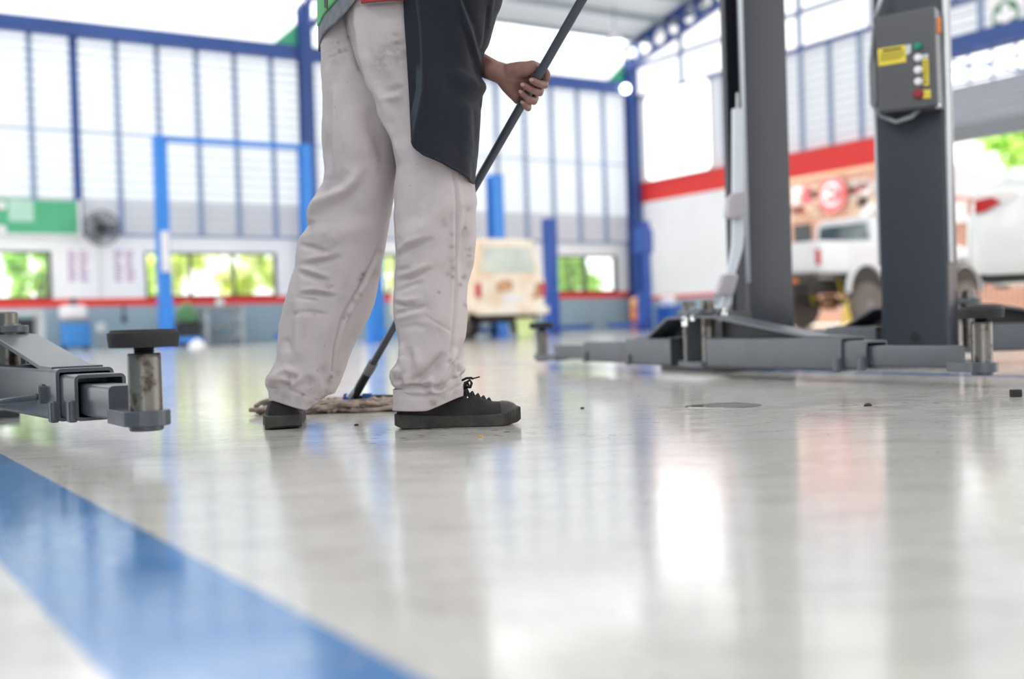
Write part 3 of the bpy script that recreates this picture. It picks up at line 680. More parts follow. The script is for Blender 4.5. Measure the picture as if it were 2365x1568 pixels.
jk = grid_mesh('overshirt', JA, M['navy_cloth'], man, thick=.003, attr=JL); jk['label'] = 'dark navy overshirt tail hanging over the right hip'
# ---- grey tee, green vest, red hem at the waist
def waist_sheet(name, hem_pts, xv0, xv1, D, Yc, m, thick, ytop=-430, x0=None, x1=None, back=True):
    n, m1 = 80, 90; v = np.linspace(0, 1, n)[:, None]
    xa, xb = (x0 or xv0), (x1 or xv1)
    x = np.linspace(xa, xb, m1)[None, :] * np.ones((n, 1)); hx = [p[0] for p in hem_pts]; hy = [p[1] for p in hem_pts]
    hem = np.interp(x[0], hx, hy)[None, :]; y = ytop + (hem - ytop) * v
    xm = (xv0 + xv1) / 2; hw = (xv1 - xv0) / 2
    Y = Yc - D * np.sqrt(np.clip(1 - ((x - xm) / hw) ** 2, 0, 1)); A = PA(x, y, Y)
    if back:
        xx = x[:, ::-1][:, 1:-1]; hb = np.interp(xx[0], [xv0, xv1], [hem[0, 0], hem[0, -1]])[None, :]; yb = ytop + (hb - ytop) * v
        Yb = Yc + D * np.sqrt(np.clip(1 - ((xx - xm) / hw) ** 2, 0, 1)); A = np.concatenate([A, PA(xx, yb, Yb)], 1)
    A = A + vnoise(A, 12, 3)[..., None] * np.array([0, .004, 0])
    return grid_mesh(name, A, m, man, closed=back, thick=thick)
tee = waist_sheet('t_shirt', [(736, 119), (738, 108), (741, 90), (748, 78), (755, 70), (776, 53), (798, 29), (821, 0), (850, -35), (900, -80), (1090, -90)], 736, 1090, .215, 2.745, M['tee'], .003)
vest = waist_sheet('vest', [(737.5, 60), (741, 47), (747, 36), (755, 25), (766, 13), (778, 0), (800, -25), (850, -70), (1092, -120)], 734.5, 1092, .222, 2.745, M['vest'], .004); vest['label'] = 'green vest edge'
waist_sheet('strap', [(750, 17), (757, 22)], 733, 1093, .226, 2.745, M['black'], .003, ytop=-60, x0=750, x1=757, back=False)
red = waist_sheet('red_hem', [(835, 8), (860, 5), (900, 2.5), (934, 1)], 780, 1110, .150, 2.665, M['red_cloth'], .004, ytop=-120, x0=835, x1=934, back=False)
# ---------------------------------------------------------------- shoes
def shoe(name, heel, yaw, L, wmax, roll=0.0, label=None, laces=True):
    """heel: floor point under the back of the heel; yaw: toe direction"""
    e1 = Vector((math.cos(yaw), math.sin(yaw), 0)); e2 = Vector((-math.sin(yaw), math.cos(yaw), 0)); h0 = Vector(heel)
    def G(x, y, z):
        zz = z + y * math.sin(roll); return h0 + e1 * (x * L) + e2 * y + ZV * max(zz, 0)
    us = [0, .015, .04, .08, .14, .22, .32, .42, .52, .62, .70, .77, .83, .88, .92, .955, .98, 1.0]
    wd = [.56, .66, .74, .79, .80, .78, .74, .74, .80, .90, .97, 1.0, .985, .93, .84, .70, .50, .20]
    zb = [.007, .0055, .003, .001, 0, 0, 0, 0, 0, 0, 0, 0, 0, .001, .003, .006, .009, .013]
    zt = [.035, .036, .0365, .036, .035, .033, .031, .029, .028, .0275, .0275, .028, .0285, .031, .035, .039, .042, .0425]
    cy = [0, 0, 0, 0, 0, 0, .002, .003, .003, .002, 0, -.001, -.002, -.002, -.002, -.001, 0, 0]
    uf = np.linspace(0, 1, 401)
    def smooth(arr):
        a = np.interp(uf, us, arr); k = np.array([1, 4, 8, 10, 8, 4, 1.0]); k /= k.sum(); b = np.convolve(np.pad(a, 3, mode='edge'), k, 'valid'); return b
    def plan(a):
        a = a.copy(); k = uf > .80; a[k] = .985 * (1 - np.clip((uf[k] - .80) / .2, 0, 1) ** 2.3) ** (1 / 2.3)
        k = uf < .09; a[k] = .795 * (.12 + .88 * (1 - np.clip((.09 - uf[k]) / .09, 0, 1) ** 2.6) ** (1 / 2.6)); return a
    tabs = {id(a): smooth(a) for a in (zb, zt, cy)}; tabs[id(wd)] = plan(smooth(wd))
    def at(u, arr): return float(np.interp(u, uf, tabs[id(arr)]))
    hw = wmax / 2
    # upper (canvas)
    ut = [(.025, .060), (.05, .088), (.12, .098), (.25, .100), (.40, .100), (.50, .094), (.56, .086), (.62, .0765), (.68, .069), (.74, .0615), (.79, .0555), (.84, .0545), (.88, .054), (.92, .0525), (.95, .0495), (.97, .0455)]
    def upper_ring(u, top, sc=1.0, seg=28, off=0.0):
        w = at(u, wd) * hw * .93 * sc; c = at(u, cy); r = []
        for j in range(seg + 1):
            a = PI * j / seg; x = math.cos(a); z = math.sin(a)
            pw = .62; px_ = .75 - .27 * min(1, max(0, (u - .6) / .2))
            r.append(G(u, c + (w + off) * math.copysign(abs(x) ** px_, x) * (1 - .28 * max(0, z) * (1 if u < .6 else .55)), .018 + (top + off - .018) * abs(z) ** pw))
        return r
    root = None
    mb = MB(); uu = np.linspace(.012, .982, 60); rings = []
    tu = [.012] + [p[0] for p in ut] + [.982]; tz = [.040] + [p[1] for p in ut] + [.041]
    for u in uu: rings.append(upper_ring(u, float(np.interp(u, tu, tz))))
    mb.loft(rings, True, True, closed=True)
    root = mb.build(name, M['canvas'], man, smooth=50); root['label'] = label
    # toe cap shell
    mb = MB(); rings = [upper_ring(u, float(np.interp(u, tu, tz)), 1.0, 28, .0022 if u > .855 else .0005) for u in np.linspace(.845, .984, 16)]
    mb.loft(rings, True, True); mb.build('toe_cap', M['toe'], root, smooth=50)
    # side panels: eyelet stay + heel counter seam as raised strips
    mb = MB()
    for sgn in (-1, 1):
        pts = []
        for u, zf in ((.50, .35), (.505, .62), (.52, .85)): 
            top = float(np.interp(u, tu, tz)); w = at(u, wd) * hw * .93; z = .018 + (top - .018) * zf; x = (1 - zf ** 1.6) ** .5
            pts.append(G(u, at(u, cy) + sgn * (w * x ** .75 * (1 - .28 * zf) + .001), z))
        mb.tube(pts, .0012, 6); mb.build('counter_seam', M['lace'], root); mb = MB()
        pts = []
        for u, zf in ((.62, .30), (.66, .50), (.72, .68), (.765, .82), (.785, .95)):
            top = float(np.interp(u, tu, tz)); w = at(u, wd) * hw * .93; z = .018 + (top - .018) * zf; x = max(0.05, 1 - zf ** 1.7) ** .5
            pts.append(G(u, at(u, cy) + sgn * (w * x ** .75 * (1 - .15 * zf) + .001), z))
        mb.tube(pts, .0013, 6); mb.build('vamp_seam', M['lace'], root); mb = MB()
    # sole
    mb = MB(); rings = []; n = 150
    pts = []
    # outline around the shoe, counter-clockwise
    side = [(u, at(u, wd) * hw, at(u, cy)) for u in np.concatenate([.09 * (1 - np.cos(np.linspace(0, PI / 2, 16))), np.linspace(.10, .80, 36), .80 + .2 * np.sin(np.linspace(.03, PI / 2, 64))])]
    ol = [(u, c - w) for u, w, c in side] + [(u, c + w) for u, w, c in side[::-1]]
    lo, mid, hi, ins = [], [], [], []
    cx_ = .5
    for k, (u, y) in enumerate(ol):
        rib = 0.0
        if u > .865: rib = .0012 * math.sin(k * 2 * PI / 4.0)
        ex = .003 + rib; d = Vector((u - cx_, y / L * 3)); 
        sy = math.copysign(1, y) ; fx = .0 if .03 < u < .95 else (-1 if u <= .03 else 1)
        yy = y + sy * ex; xx = u + fx * ex / L
        b0 = at(u, zb); t0 = at(u, zt); ex += .0008 * math.sin(u * 60)
        lo.append(G(xx if u > .06 else u + .004, yy * .94, b0)); mid.append(G(xx, yy, b0 + .0025)); hi.append(G(xx, yy * .985, t0 - .002)); ins.append(G(u, y * .95, t0))
    mb.loft([lo, mid, hi, ins], True, True); mb.build('sole', M['sole'], root, smooth=45)
    # opening / collar + laces
    if laces:
        mb = MB()
        for k, u in enumerate((.57, .615, .66, .705, .75)):
            top = float(np.interp(u, tu, tz)); w = .020
            mb.tube([G(u, -w - .004, top - .010), G(u + .004, -w * .6, top + .001), G(u + .012, 0, top + .0015), G(u + .020, w * .6, top - .001), G(u + .026, w + .004, top - .014)], .0027, 8)
            mb.tube([G(u + .024, -w - .004, top - .015), G(u + .018, -w * .6, top - .002), G(u + .012, 0, top + .003), G(u + .006, w * .6, top), G(u, w + .004, top - .010)], .0027, 8)
        # bow above the tongue
        u = .56; t = .088
        mb.tube([G(u, 0, t), G(u + .02, -.012, t + .016), G(u + .045, -.018, t + .022), G(u + .06, -.016, t + .014), G(u + .05, -.010, t + .004), G(u + .015, 0, t + .004)], .003, 8)
        mb.tube([G(u, 0, t), G(u + .01, .014, t + .014), G(u + .03, .024, t + .016), G(u + .045, .02, t + .006), G(u + .01, .002, t + .003)], .003, 8)
        mb.tube([G(u - .02, -.004, t + .020), G(u + .02, -.010, t + .026), G(u + .06, -.012, t + .026), G(u + .075, -.012, t + .0235)], .0028, 8)
        mb.tube([G(u + .075, -.012, t + .0245), G(u + .128, -.014, t + .0285)], .0016, 8)
        mb.sphere(G(u + .005, 0, t + .004), .006, 10)
        mb.build('shoelace', M['lace'], root, smooth=True)
        for sgn in (-1, 1):
            for u in (.585, .63, .675, .72):
                mb = MB(); top = float(np.interp(u, tu, tz)); p = G(u, sgn * .021, top - .012); mb.lathe(p, [(.0016, 0), (.004, 0), (.004, .0012), (.0016, .0014)], 12, axis=(ZV + e2 * sgn * 1.2)); mb.build('eyelet', M['chrome'], root)
    return root
hr = floor_at(915, 993); tr_ = floor_at(1196, 981.5)
yawR = math.atan2(tr_.y - hr.y, tr_.x - hr.x)
ofs = Vector((-math.sin(yawR), math.cos(yawR), 0)) * .040
shoe('shoe', hr + ofs, yawR, (tr_ - hr).length * 1.025, .100, label='right black canvas sneaker seen from the side, laces on top')
hl = floor_at(655, 992)
shoe('shoe', hl, math.radians(90 + 11), .29, .106, roll=-.05, label='left black canvas sneaker seen from the heel')
# ---------------------------------------------------------------- body (one continuous surface)
HEADC = Vector((-.16, 2.84, 1.60))
def capsule(mb, a, b, ra, rb, seg=14):
    a = Vector(a); b = Vector(b); ax = (b - a); L = ax.length; ax = ax / max(L, 1e-6)
    pr = [(ra * math.sin(t), -ra * math.cos(t)) for t in np.linspace(.05, PI / 2, 5)] + [(rb * math.cos(t), L + rb * math.sin(t)) for t in np.linspace(0, PI / 2 - .05, 5)]
    mb.lathe(a, pr, seg, axis=ax)
def chain(mb, pts):
    for (a, ra), (b, rb) in zip(pts[:-1], pts[1:]): capsule(mb, a, b, ra, rb)
POLE_B = P(822, 908, 3.36); POLE_H = P(1226, 205, 2.62)
def pole_at(px, py, off=0.0):
    """point at pixel (px,py) with depth = pole depth at that height + off"""
    z = P(px, py, 2.62); k = (205 - py) / (205 - 908.0)
    # depth along the straight pole (perspective-correct)
    d0, d1 = 2.62, 3.36; inv = (1 - k) / d0 + k / d1; return P(px, py, 1 / inv + off)
hand = MB(); q = pole_at
wr = q(1160, 172, .034)
elbow = P(955, 70, 2.98)
chain(hand, [(elbow, .042), (P(1060, 125, 2.80), .036), (P(1112, 150, 2.715), .0275), (q(1140, 163, .045), .0245), (wr, .0235)])
chain(hand, [(q(1140, 160, .048), .021), (q(1165, 166, .040), .020)])
# palm
chain(hand, [(wr, .0235), (q(1186, 176, .030), .024), (q(1215, 180, .034), .021), (q(1240, 184, .036), .014)])
chain(hand, [(wr, .022), (q(1176, 196, .028), .021), (q(1190, 215, .024), .018), (q(1196, 228, .022), .013)])
chain(hand, [(q(1180, 190, .028), .022), (q(1212, 204, .034), .017), (q(1228, 210, .036), .012)])
chain(hand, [(q(1188, 212, .026), .018), (q(1208, 226, .034), .012)])
# thenar and thumb
chain(hand, [(q(1178, 166, .030), .0205), (q(1200, 162, .022), .020), (q(1216, 160, .017), .0185), (q(1229, 154, .016), .0150), (q(1240, 156, .026), .0125), (q(1256, 162, .022), .0100), (q(1263, 171, .008), .0085), (q(1265, 181, .004), .0072)])
# fingers: root behind the pole, bend on its right, tips come back in front
for pts in ([(1246, 174, .036, 11), (1258, 188, .022, 9.6), (1258, 196, .002, 9.2), (1244, 193, -.018, 8.6), (1229, 186, -.019, 8.0)],
            [(1240, 192, .037, 11), (1248, 206, .022, 9.6), (1246, 214, .001, 9.2), (1228, 207, -.018, 8.8), (1209, 197, -.016, 7.8)],
            [(1226, 210, .036, 10), (1236, 226, .022, 9.2), (1233, 234, .000, 8.8), (1217, 226, -.017, 8.4), (1204, 214, -.015, 7.4)],
            [(1210, 228, .034, 9), (1220, 242, .018, 8.2), (1220, 250, -.001, 7.8), (1213, 245, -.015, 7.4), (1208, 238, -.015, 6.6)]):
    chain(hand, [(q(x, y, o), r * .001) for x, y, o, r in pts])
body = hand
sh_l = Vector((-.02, 2.93, 1.37)); sh_r = Vector((-.28, 2.62, 1.37)); pel = P(925, 10, 2.74)
chain(body, [(sh_l, .052), (elbow, .043)])
# right arm, holding the handle higher up
ptop = POLE_B + (POLE_H - POLE_B) * 1.42
er = Vector((-.02, 2.42, 1.12)); chain(body, [(sh_r, .052), (er, .042), (ptop + Vector((-.07, .03, .0)), .026), (ptop + Vector((-.03, .02, 0)), .026)])
for k in range(4):
    o_ = (POLE_H - POLE_B).normalized() * (.033 - .021 * k); c_ = ptop + o_
    chain(body, [(c_ + Vector((-.025, .02, 0)), .011), (c_ + Vector((.012, .024, 0)), .0095), (c_ + Vector((.024, .002, 0)), .009), (c_ + Vector((.008, -.019, 0)), .0082), (c_ + Vector((-.012, -.016, 0)), .0075)])
chain(body, [(ptop + Vector((-.03, .0, .02)), .014), (ptop + Vector((-.01, -.016, .05)), .011), (ptop + Vector((.012, -.018, .06)), .009)])
# torso, neck, head, legs
ctr = (sh_l + sh_r) / 2
chain(body, [(pel + Vector((0, 0, -.05)), .115), (pel + Vector((.02, .0, .15)), .112), (ctr + Vector((0, 0, -.12)), .125), (ctr + Vector((0, 0, .0)), .09), (ctr + Vector((0, 0, .10)), .055), (HEADC + Vector((0, 0, -.08)), .055)])
chain(body, [(sh_l + Vector((0, 0, .0)), .06), (ctr, .10), (sh_r, .06)])
fd = Vector((.75, .60, -.25)).normalized(); sd_ = fd.cross(ZV).normalized()
body.sphere(HEADC, .09, 24, sc=(1.0, 1.0, 1.22)); chain(body, [(HEADC + fd * .03 + ZV * -.03, .068), (HEADC + fd * .055 + ZV * -.085, .038)])
chain(body, [(HEADC + fd * .088 + ZV * .015, .009), (HEADC + fd * .112 + ZV * -.025, .013)])
chain(body, [(HEADC + fd * .085 + ZV * -.058 + sd_ * .016, .008), (HEADC + fd * .085 + ZV * -.058 - sd_ * .016, .008)])
for k in (-1, 1): chain(body, [(HEADC + sd_ * k * .088 + ZV * .015, .013), (HEADC + sd_ * k * .092 - ZV * .018, .010)])
def mid_leg(G, f): 
    r = G[int(f * (G.shape[0] - 1))]; return Vector(r.mean(axis=0))
for G, r0, r1, r2 in ((legL, .075, .055, .036), (legR, .075, .055, .034)):
    chain(body, [(mid_leg(G, .08), r0), (mid_leg(G, .5), r1), (mid_leg(G, .82), r2), (mid_leg(G, .90), .034)])
bo = body.build('body_raw', M['skin'], man)
rm = bo.modifiers.new('fuse', 'REMESH'); rm.mode = 'VOXEL'; rm.voxel_size = .0024; rm.use_smooth_shade = True
sm = bo.modifiers.new('smooth', 'SMOOTH'); sm.factor = .5; sm.iterations = 5
dg = bpy.context.evaluated_depsgraph_get(); me = bpy.data.meshes.new_from_object(bo.evaluated_get(dg)); me.name = 'body'
bpy.data.objects.remove(bo); me.materials.clear(); me.materials.append(M['skin']); me.shade_smooth()
bo = bpy.data.objects.new('body', me); COL.objects.link(bo); bo.parent = man; ORG['body'] = ORG[man.name]; bo['label'] = 'bare forearm and hand closed around the handle'
# nails of the visible fingers
for x, y, o, dx, dy in ((1227.0, 184.5, -.0262, -1, -.35), (1206.5, 195.5, -.0228, -1, -.45), (1202, 211.5, -.0212, -.8, -.7), (1206, 236, -.0205, -.7, -.8)):
    c = q(x, y, o); ax = Vector((dx, .15, -dy)).normalized(); nn = Vector((-.25, -1, .15)); nn = (nn - ax * nn.dot(ax)).normalized(); sd2 = ax.cross(nn)
    mb = MB(); rings = []
    for i in range(7):
        u = -1 + 2 * i / 6; w = math.sqrt(max(0.02, 1 - abs(u) ** 3)); rings.append([c + ax * (.0052 * u) + sd2 * (.0042 * w * t) + nn * (.0012 * (1 - t * t) - .0006) for t in np.linspace(-1, 1, 7)])
    mb.loft(rings, False, False, closed=False); mb.build('fingernail', M['nail'], bo, smooth=True)
# hair, eyes
mb = MB(); mb.sphere(HEADC - fd * .012 + ZV * .022, .096, 24, sc=(1, 1, 1.13)); h_ = mb.build('hair', M['hair'], man, smooth=True)
bm = bmesh.new(); bm.from_mesh(h_.data); 
bmesh.ops.bisect_plane(bm, geom=bm.verts[:] + bm.edges[:] + bm.faces[:], plane_co=HEADC + fd * .03 - ORG[man.name], plane_no=(fd * .8 - ZV * .75), clear_outer=True); bm.to_mesh(h_.data); bm.free()
for k in (-1, 1):
    mb = MB(); mb.sphere(HEADC + fd * .078 + sd_ * k * .031 + ZV * .004, .012, 12); mb.build('eye', M['offwhite'], man, smooth=True)
# ================================================================ MOP
mop = thing('mop', floor_at(840, 940), 'long-handled mop with grey cotton head lying on the floor behind the worker', 'mop')
pd = (POLE_H - POLE_B)
mb = MB(); mb.tube([POLE_B + pd * .10, POLE_B + pd * .55, POLE_B + pd * 1.52], .0105, 18); mb.sphere(POLE_B + pd * 1.52, .0105, 12)
M['pole'] = mat('dark_grey_pole', rgb(70, 76, 86), 0.35, var=0.08, scale=6)
mb.build('handle', M['pole'], mop, smooth=40)
mb = MB(); mb.tube([POLE_B + pd * .085, POLE_B + pd * .125], .0145, 16); mb.tube([POLE_B + pd * .985, POLE_B + pd * 1.035], [.0118, .0128], 16) if False else None
mb.build('ferrule', M['grey_plastic'], mop, smooth=40)
mb = MB(); mb.tube([POLE_B - ZV * .004, POLE_B + pd * .03, POLE_B + pd * .10], [.012, .0135, .0125], 14); mb.build('socket', M['black'], mop, smooth=40)
mb = MB(); mb.tube([POLE_B + Vector((-.022, -.01, -.012)), POLE_B + Vector((.004, -.01, .018))], .009, 10); mb.build('hinge_bolt', M['chrome'], mop, smooth=40)
zb_ = .033
bar = [P(792, 921, 3.36), P(830, 918, 3.37), P(870, 916, 3.40), P(985, 917, 3.46)]
mb = MB(); mb.tube(bar, .0065, 10); mb.build('frame_wire', M['black'], mop, smooth=True)
for px in (805, 848):
    c = P(px, 916, 3.36); mb = MB(); mb.rbox(c, (.014, .012, .010), .005); mb.build('clip', M['blue_plastic'], mop, smooth=30)
M['yarn'] = mat('dirty_mop_yarn', rgb(176, 158, 146), 0.95, var=0.16, scale=30, bump=0.6, c2=rgb(118, 104, 98))
mb = MB(); r_ = random.Random(3)
xs0 = P(655, 930, 3.36).x; xs1 = P(1010, 930, 3.36).x
for i in range(150):
    f = r_.random(); bx = xs0 + (xs1 - xs0) * f; by = 3.40 + r_.uniform(-.03, .05); side = -1 if r_.random() < .68 else 1
    Ln = r_.uniform(.10, .20); dr = r_.uniform(-.10, -.0) if f < .6 else r_.uniform(-.10, .03); rad = r_.uniform(.0048, .0066)
    if f < .16: dr = r_.uniform(-.10, -.02); Ln *= .85; rad *= 1.15
    pts = []; ph = r_.uniform(0, 6); top = r_.uniform(.016, .034)
    for k in range(9):
        t = k / 8; z = rad + (top - rad) * (1 - t) ** .7 * (1 if k else .9) ; 
        pts.append(Vector((bx + dr * t + .006 * math.sin(ph + t * 9), by + side * Ln * t * (.95 if side < 0 else .7) + .003 * math.cos(ph + t * 7), max(z, rad))))
    rr = [rad * (1 + .18 * math.sin(k * 2.2 + ph)) for k in range(9)]
    mb.tube(pts, rr, 7)
for i in range(26):       # ropes lying lengthwise along the front edge
    f = r_.random(); bx = xs0 + .02 + (xs1 - xs0) * f * .9; y = 3.40 - r_.uniform(.10, .19); z = r_.uniform(.006, .024); ph = r_.uniform(0, 6)
    mb.tube([Vector((bx + .2 * (k / 10 - .5), y + .012 * math.sin(ph + k * .8), max(.006, z + .004 * math.sin(ph * 2 + k)))) for k in range(11)], .0065, 7)
for i in range(12):
    bx = xs0 - .02 + r_.uniform(-.03, .05); y = 3.40 + r_.uniform(-.02, .10); z = r_.uniform(.02, .042); ph = r_.uniform(0, 6)
    mb.tube([Vector((bx + .11 * (k / 10 - .5), y + .010 * math.sin(ph + k * .8), max(.007, z * math.sin(PI * (k + 1) / 12) ** .6))) for k in range(11)], .0072, 7)
y_ = mb.build('mop_yarn', M['yarn'], mop, smooth=True); y_['kind'] = 'stuff'
mb = MB(); mb.rbox(((xs0 + xs1) / 2 + .02, 3.41, .017), ((xs1 - xs0) / 2 - .03, .09, .014), .012); mb.build('canvas_band', M['yarn'], mop, smooth=40)
# ================================================================ VEHICLE LIFTS
def swing_arm(lift, pivot, pad, z0, out_f, mid_f, in_f, w=(.125, .105, .072), h=(.12, .10, .072), pad_z=.244, sleeve_z=.115, pad_r=.068, slv=.032, side=1, brace=True, name='swing_arm'):
    """telescopic arm from pivot to pad (ground xy); *_f: where the three tubes end, as fractions of the length"""
    p = Vector((pivot[0], pivot[1], 0)); e = Vector((pad[0], pad[1], 0)); a = e - p; L = a.length; a.normalize(); s = Vector((-a.y, a.x, 0)); zt = z0 + h[0]
    def pt(l, o, z): return p + a * l + s * o + ZV * z
    def rect_tube(l0, l1, wd, za, zb, th, r, mb):
        cz = (za + zb) / 2; lo = rrect(wd / 2, (zb - za) / 2, r, 4); li = rrect(wd / 2 - th, (zb - za) / 2 - th, max(r - th, .002), 4)
        mb.loft([[pt(l0 + .02, x, cz + y) for x, y in li], [pt(l0, x, cz + y) for x, y in lo], [pt(l1, x, cz + y) for x, y in lo], [pt(l1, x, cz + y) for x, y in li], [pt(l1 - .12, x, cz + y) for x, y in li]], True, True)
    lo_ = .06; side_far = -1 if (s.y < 0) else 1
    mb = MB(); rect_tube(lo_, L * out_f, w[0], z0, z0 + h[0], .008, .012, mb); root = mb.build(name, M['slate_arm'], lift, smooth=40)
    z1 = z0 + .006
    mb = MB(); rect_tube(L * out_f - .15, L * mid_f, w[1], z1, z1 + h[1], .0075, .012, mb); mb.build('middle_tube', M['slate_arm'], root, smooth=40)
    z2 = z1 + .010
    mb = MB(); cz = z2 + h[2] / 2; lp = rrect(w[2] / 2, h[2] / 2, .010, 4)
    mb.loft([[pt(L * mid_f - .15, x, cz + y) for x, y in lp], [pt(L * in_f, x, cz + y) for x, y in lp]]); mb.build('inner_tube', M['slate_arm'], root, smooth=40)
    # welded stop lugs under the tube mouths
    for f, ww, za in ((out_f, w[0], z0), (mid_f, w[1], z1)):
        for sg in (-1, 1):
            mb = MB(); mb.rbox(pt(L * f - .018, sg * (ww / 2 + .003), za + .022), (.016, .009, .024), .006, (a, s, ZV)); mb.build('stop_lug', M['slate_arm'], root, smooth=40)
    # pad carrier plate with rounded end
    zp = sleeve_z - .030; pr = .046; poly = []
    for k in range(17):
        t = -PI / 2 + PI * k / 16; poly.append(pt(L + pr * math.cos(t), pr * math.sin(t), zp))
    poly += [pt(L * in_f - .015, w[2] / 2, zp), pt(L * in_f - .015, -w[2] / 2, zp)]
    mb = MB(); mb.prism(poly, ZV * .030); pl = mb.build('pad_plate', M['slate_arm'], root, bevel=.002)
    mb = MB(); mb.lathe(pt(L, 0, zp - .010), [(.030, 0), (.033, .003), (.033, .012)], 32); mb.build('plate_nub', M['slate_arm'], pl, smooth=40)
    mb = MB(); st = pad_z - .043
    mb.lathe(pt(L, 0, sleeve_z - .002), [(slv, 0), (slv, st - sleeve_z - .004), (slv - .001, st - sleeve_z - .003), (slv, st - sleeve_z), (slv - .002, st - sleeve_z + .003), (.018, st - sleeve_z + .003)], 40); mb.build('sleeve', M['steel'], root, smooth=40)
    mb = MB(); pf = []; zz = st - .01
    while zz < pad_z - .024: pf += [(.0205, zz), (.0175, zz + .0025), (.0205, zz + .005)]; zz += .005
    mb.lathe(pt(L, 0, 0), pf, 28); mb.build('screw', M['slate_dark'], root, smooth=30)
    mb = MB(); R = pad_r
    mb.lathe(pt(L, 0, pad_z), [(R * .35, -.031), (R * .955, -.030), (R * .965, -.026), (R * .99, -.012), (R, -.004), (R * .985, -.001), (R * .93, 0), (R * .9, .0045), (R * .84, .0045), (R * .83, .001), (R * .45, .001), (R * .43, .004), (.01, .004)], 56); mb.build('pad', M['rubber'], root, smooth=35)
    # pivot sleeve, sloping brace, pivot bolt
    if brace:
        zb = pad_z + .012
        poly = [pt(-.03, 0, zb), pt(.10, 0, zb - .005), pt(L * out_f - .17, 0, zt + .006), pt(L * out_f - .06, 0, zt + .004), pt(L * out_f - .06, 0, zt - .008 + .002), pt(L * out_f - .175, 0, zt - .004), pt(.09, 0, zb - .017), pt(-.03, 0, zb - .013)]
        mb = MB(); mb.prism([v - s * (w[0] * .45) for v in poly], s * (w[0] * .90)); mb.build('brace_plate', M['slate_arm'], root, bevel=.0015)
        mb = MB(); wq = [pt(.04, 0, zb - .014), pt(.10, 0, zb - .014), pt(L * out_f - .18, 0, zt + .001), pt(.04, 0, zt + .001)]; sd = side_far * w[0] * .30
        mb.prism([v + s * sd for v in wq], s * .008); mb.build('brace_shade_sheet', M['slate_dark'], root)  # dark sheet added to stand in for the shaded hollow below the brace
    mb = MB(); mb.lathe(pt(0, 0, z0 - .004), [(.030, 0), (.030, pad_z - z0 + .03)], 28); mb.build('pivot_pin', M['steel'], root, smooth=40)
    for za, zb in ((z0 - .002, z0 + .022), (pad_z + .014, pad_z + .034)):
        poly = [pt(.055 * math.cos(t), .055 * math.sin(t), za) for t in np.linspace(-PI / 2, PI / 2, 13)] + [pt(-.10, .055, za), pt(-.10, -.055, za)]
        mb = MB(); mb.prism(poly, ZV * (zb - za)); mb.build('pivot_lug', M['slate_arm'], root, bevel=.002)
    mb = MB(); mb.lathe(pt(0, 0, pad_z + .033), [(.036, 0), (.036, .006), (.028, .007), (.028, .036), (.024, .040)], 24); mb.build('pivot_bolt', M['steel'], root, smooth=40)
    return root, pt, L
def channel_post(lift, base, fu, fv, wu, wv, hgt, m, name='post', t=.012):
    """C-section post: back corner at base, web along fu (length wu), flanges along fv; open towards -fu"""
    b = Vector(base); mb = MB(); r = .012
    prof = [(0, 0), (wu, 0), (wu, wv), (0, wv), (0, wv - .035), (t, wv - .035), (t, wv - t), (wu - t, wv - t), (wu - t, t), (t, t), (t, .035), (0, .035)]
    mb.prism([b + fu * x + fv * y for x, y in prof], ZV * hgt); return mb.build(name, m, lift, bevel=.004)
# ---- lift with the open post in the right middle distance
L1 = thing('vehicle_lift', (1.15, 5.3, 0), 'dark grey lift column with slotted left side, light bar and two ribbed door guards', 'car lift', 'dark grey vehicle lifts')
c1 = P(1733, 700, 5.25); c1.z = 0
mU = Vector((UX, UY, 0)); mV = Vector((-VX, -VY, 0))
channel_post(L1, c1, mU, mV, .283, .150, 3.4, M['slate'])
mb = MB(); mb.box(c1 + mU * .10 + mV * .09 + ZV * .012 - mU * .02, (.34, .26, .012), (mU, mV, ZV)); bp = mb.build('base_plate', M['slate'], L1, bevel=.003)
mb = MB(); mb.tube([c1 - mU * .012 - mV * .004 + ZV * .40, c1 - mU * .012 - mV * .004 + ZV * 3.35], .010, 10); mb.build('edge_lip', M['bar_grey'], L1, smooth=True)
mb = MB(); mb.box(c1 + mU * .06 + mV * .075 + ZV * .32, (.05, .055, .42), (mU, mV, ZV)); car1 = mb.build('carriage', M['slate_dark'], L1, bevel=.004)
pv1 = Vector((.815, 4.66, 0)); pv2 = Vector((.765, 4.84, 0))
cc = (pv1 + pv2) / 2; aim = c1 + mU * .03 + mV * .07
ax_ = (aim - cc).normalized(); pp = Vector((-ax_.y, ax_.x, 0))
mb = MB()
mb.box((cc + aim) / 2 + ZV * .155, ((aim - cc).length / 2 + .02, .05, .115), (ax_, pp, ZV)); mb.build('carriage_head', M['slate_dark'], car1, bevel=.004)
swing_arm(L1, pv1, P(2268, 800, 3.50), .040, .60, .679, .93, pad_z=.244, sleeve_z=.076, pad_r=.068)
swing_arm(L1, pv2, P(1252, 800, 6.15), .040, .30, .60, .85, pad_z=.244, sleeve_z=.076, pad_r=.068)
for px, py in ((1600, 722), (1648, 716), (1668, 722), (1583, 734)):
    mb = MB(); mb.lathe(P(px, py + 8, 4.70), [(.016, -.02), (.016, .0), (.022, .002), (.022, .014), (.012, .020), (.012, .034), (.008, .036)], 12); mb.build('nut', M['chrome'], car1, smooth=30)
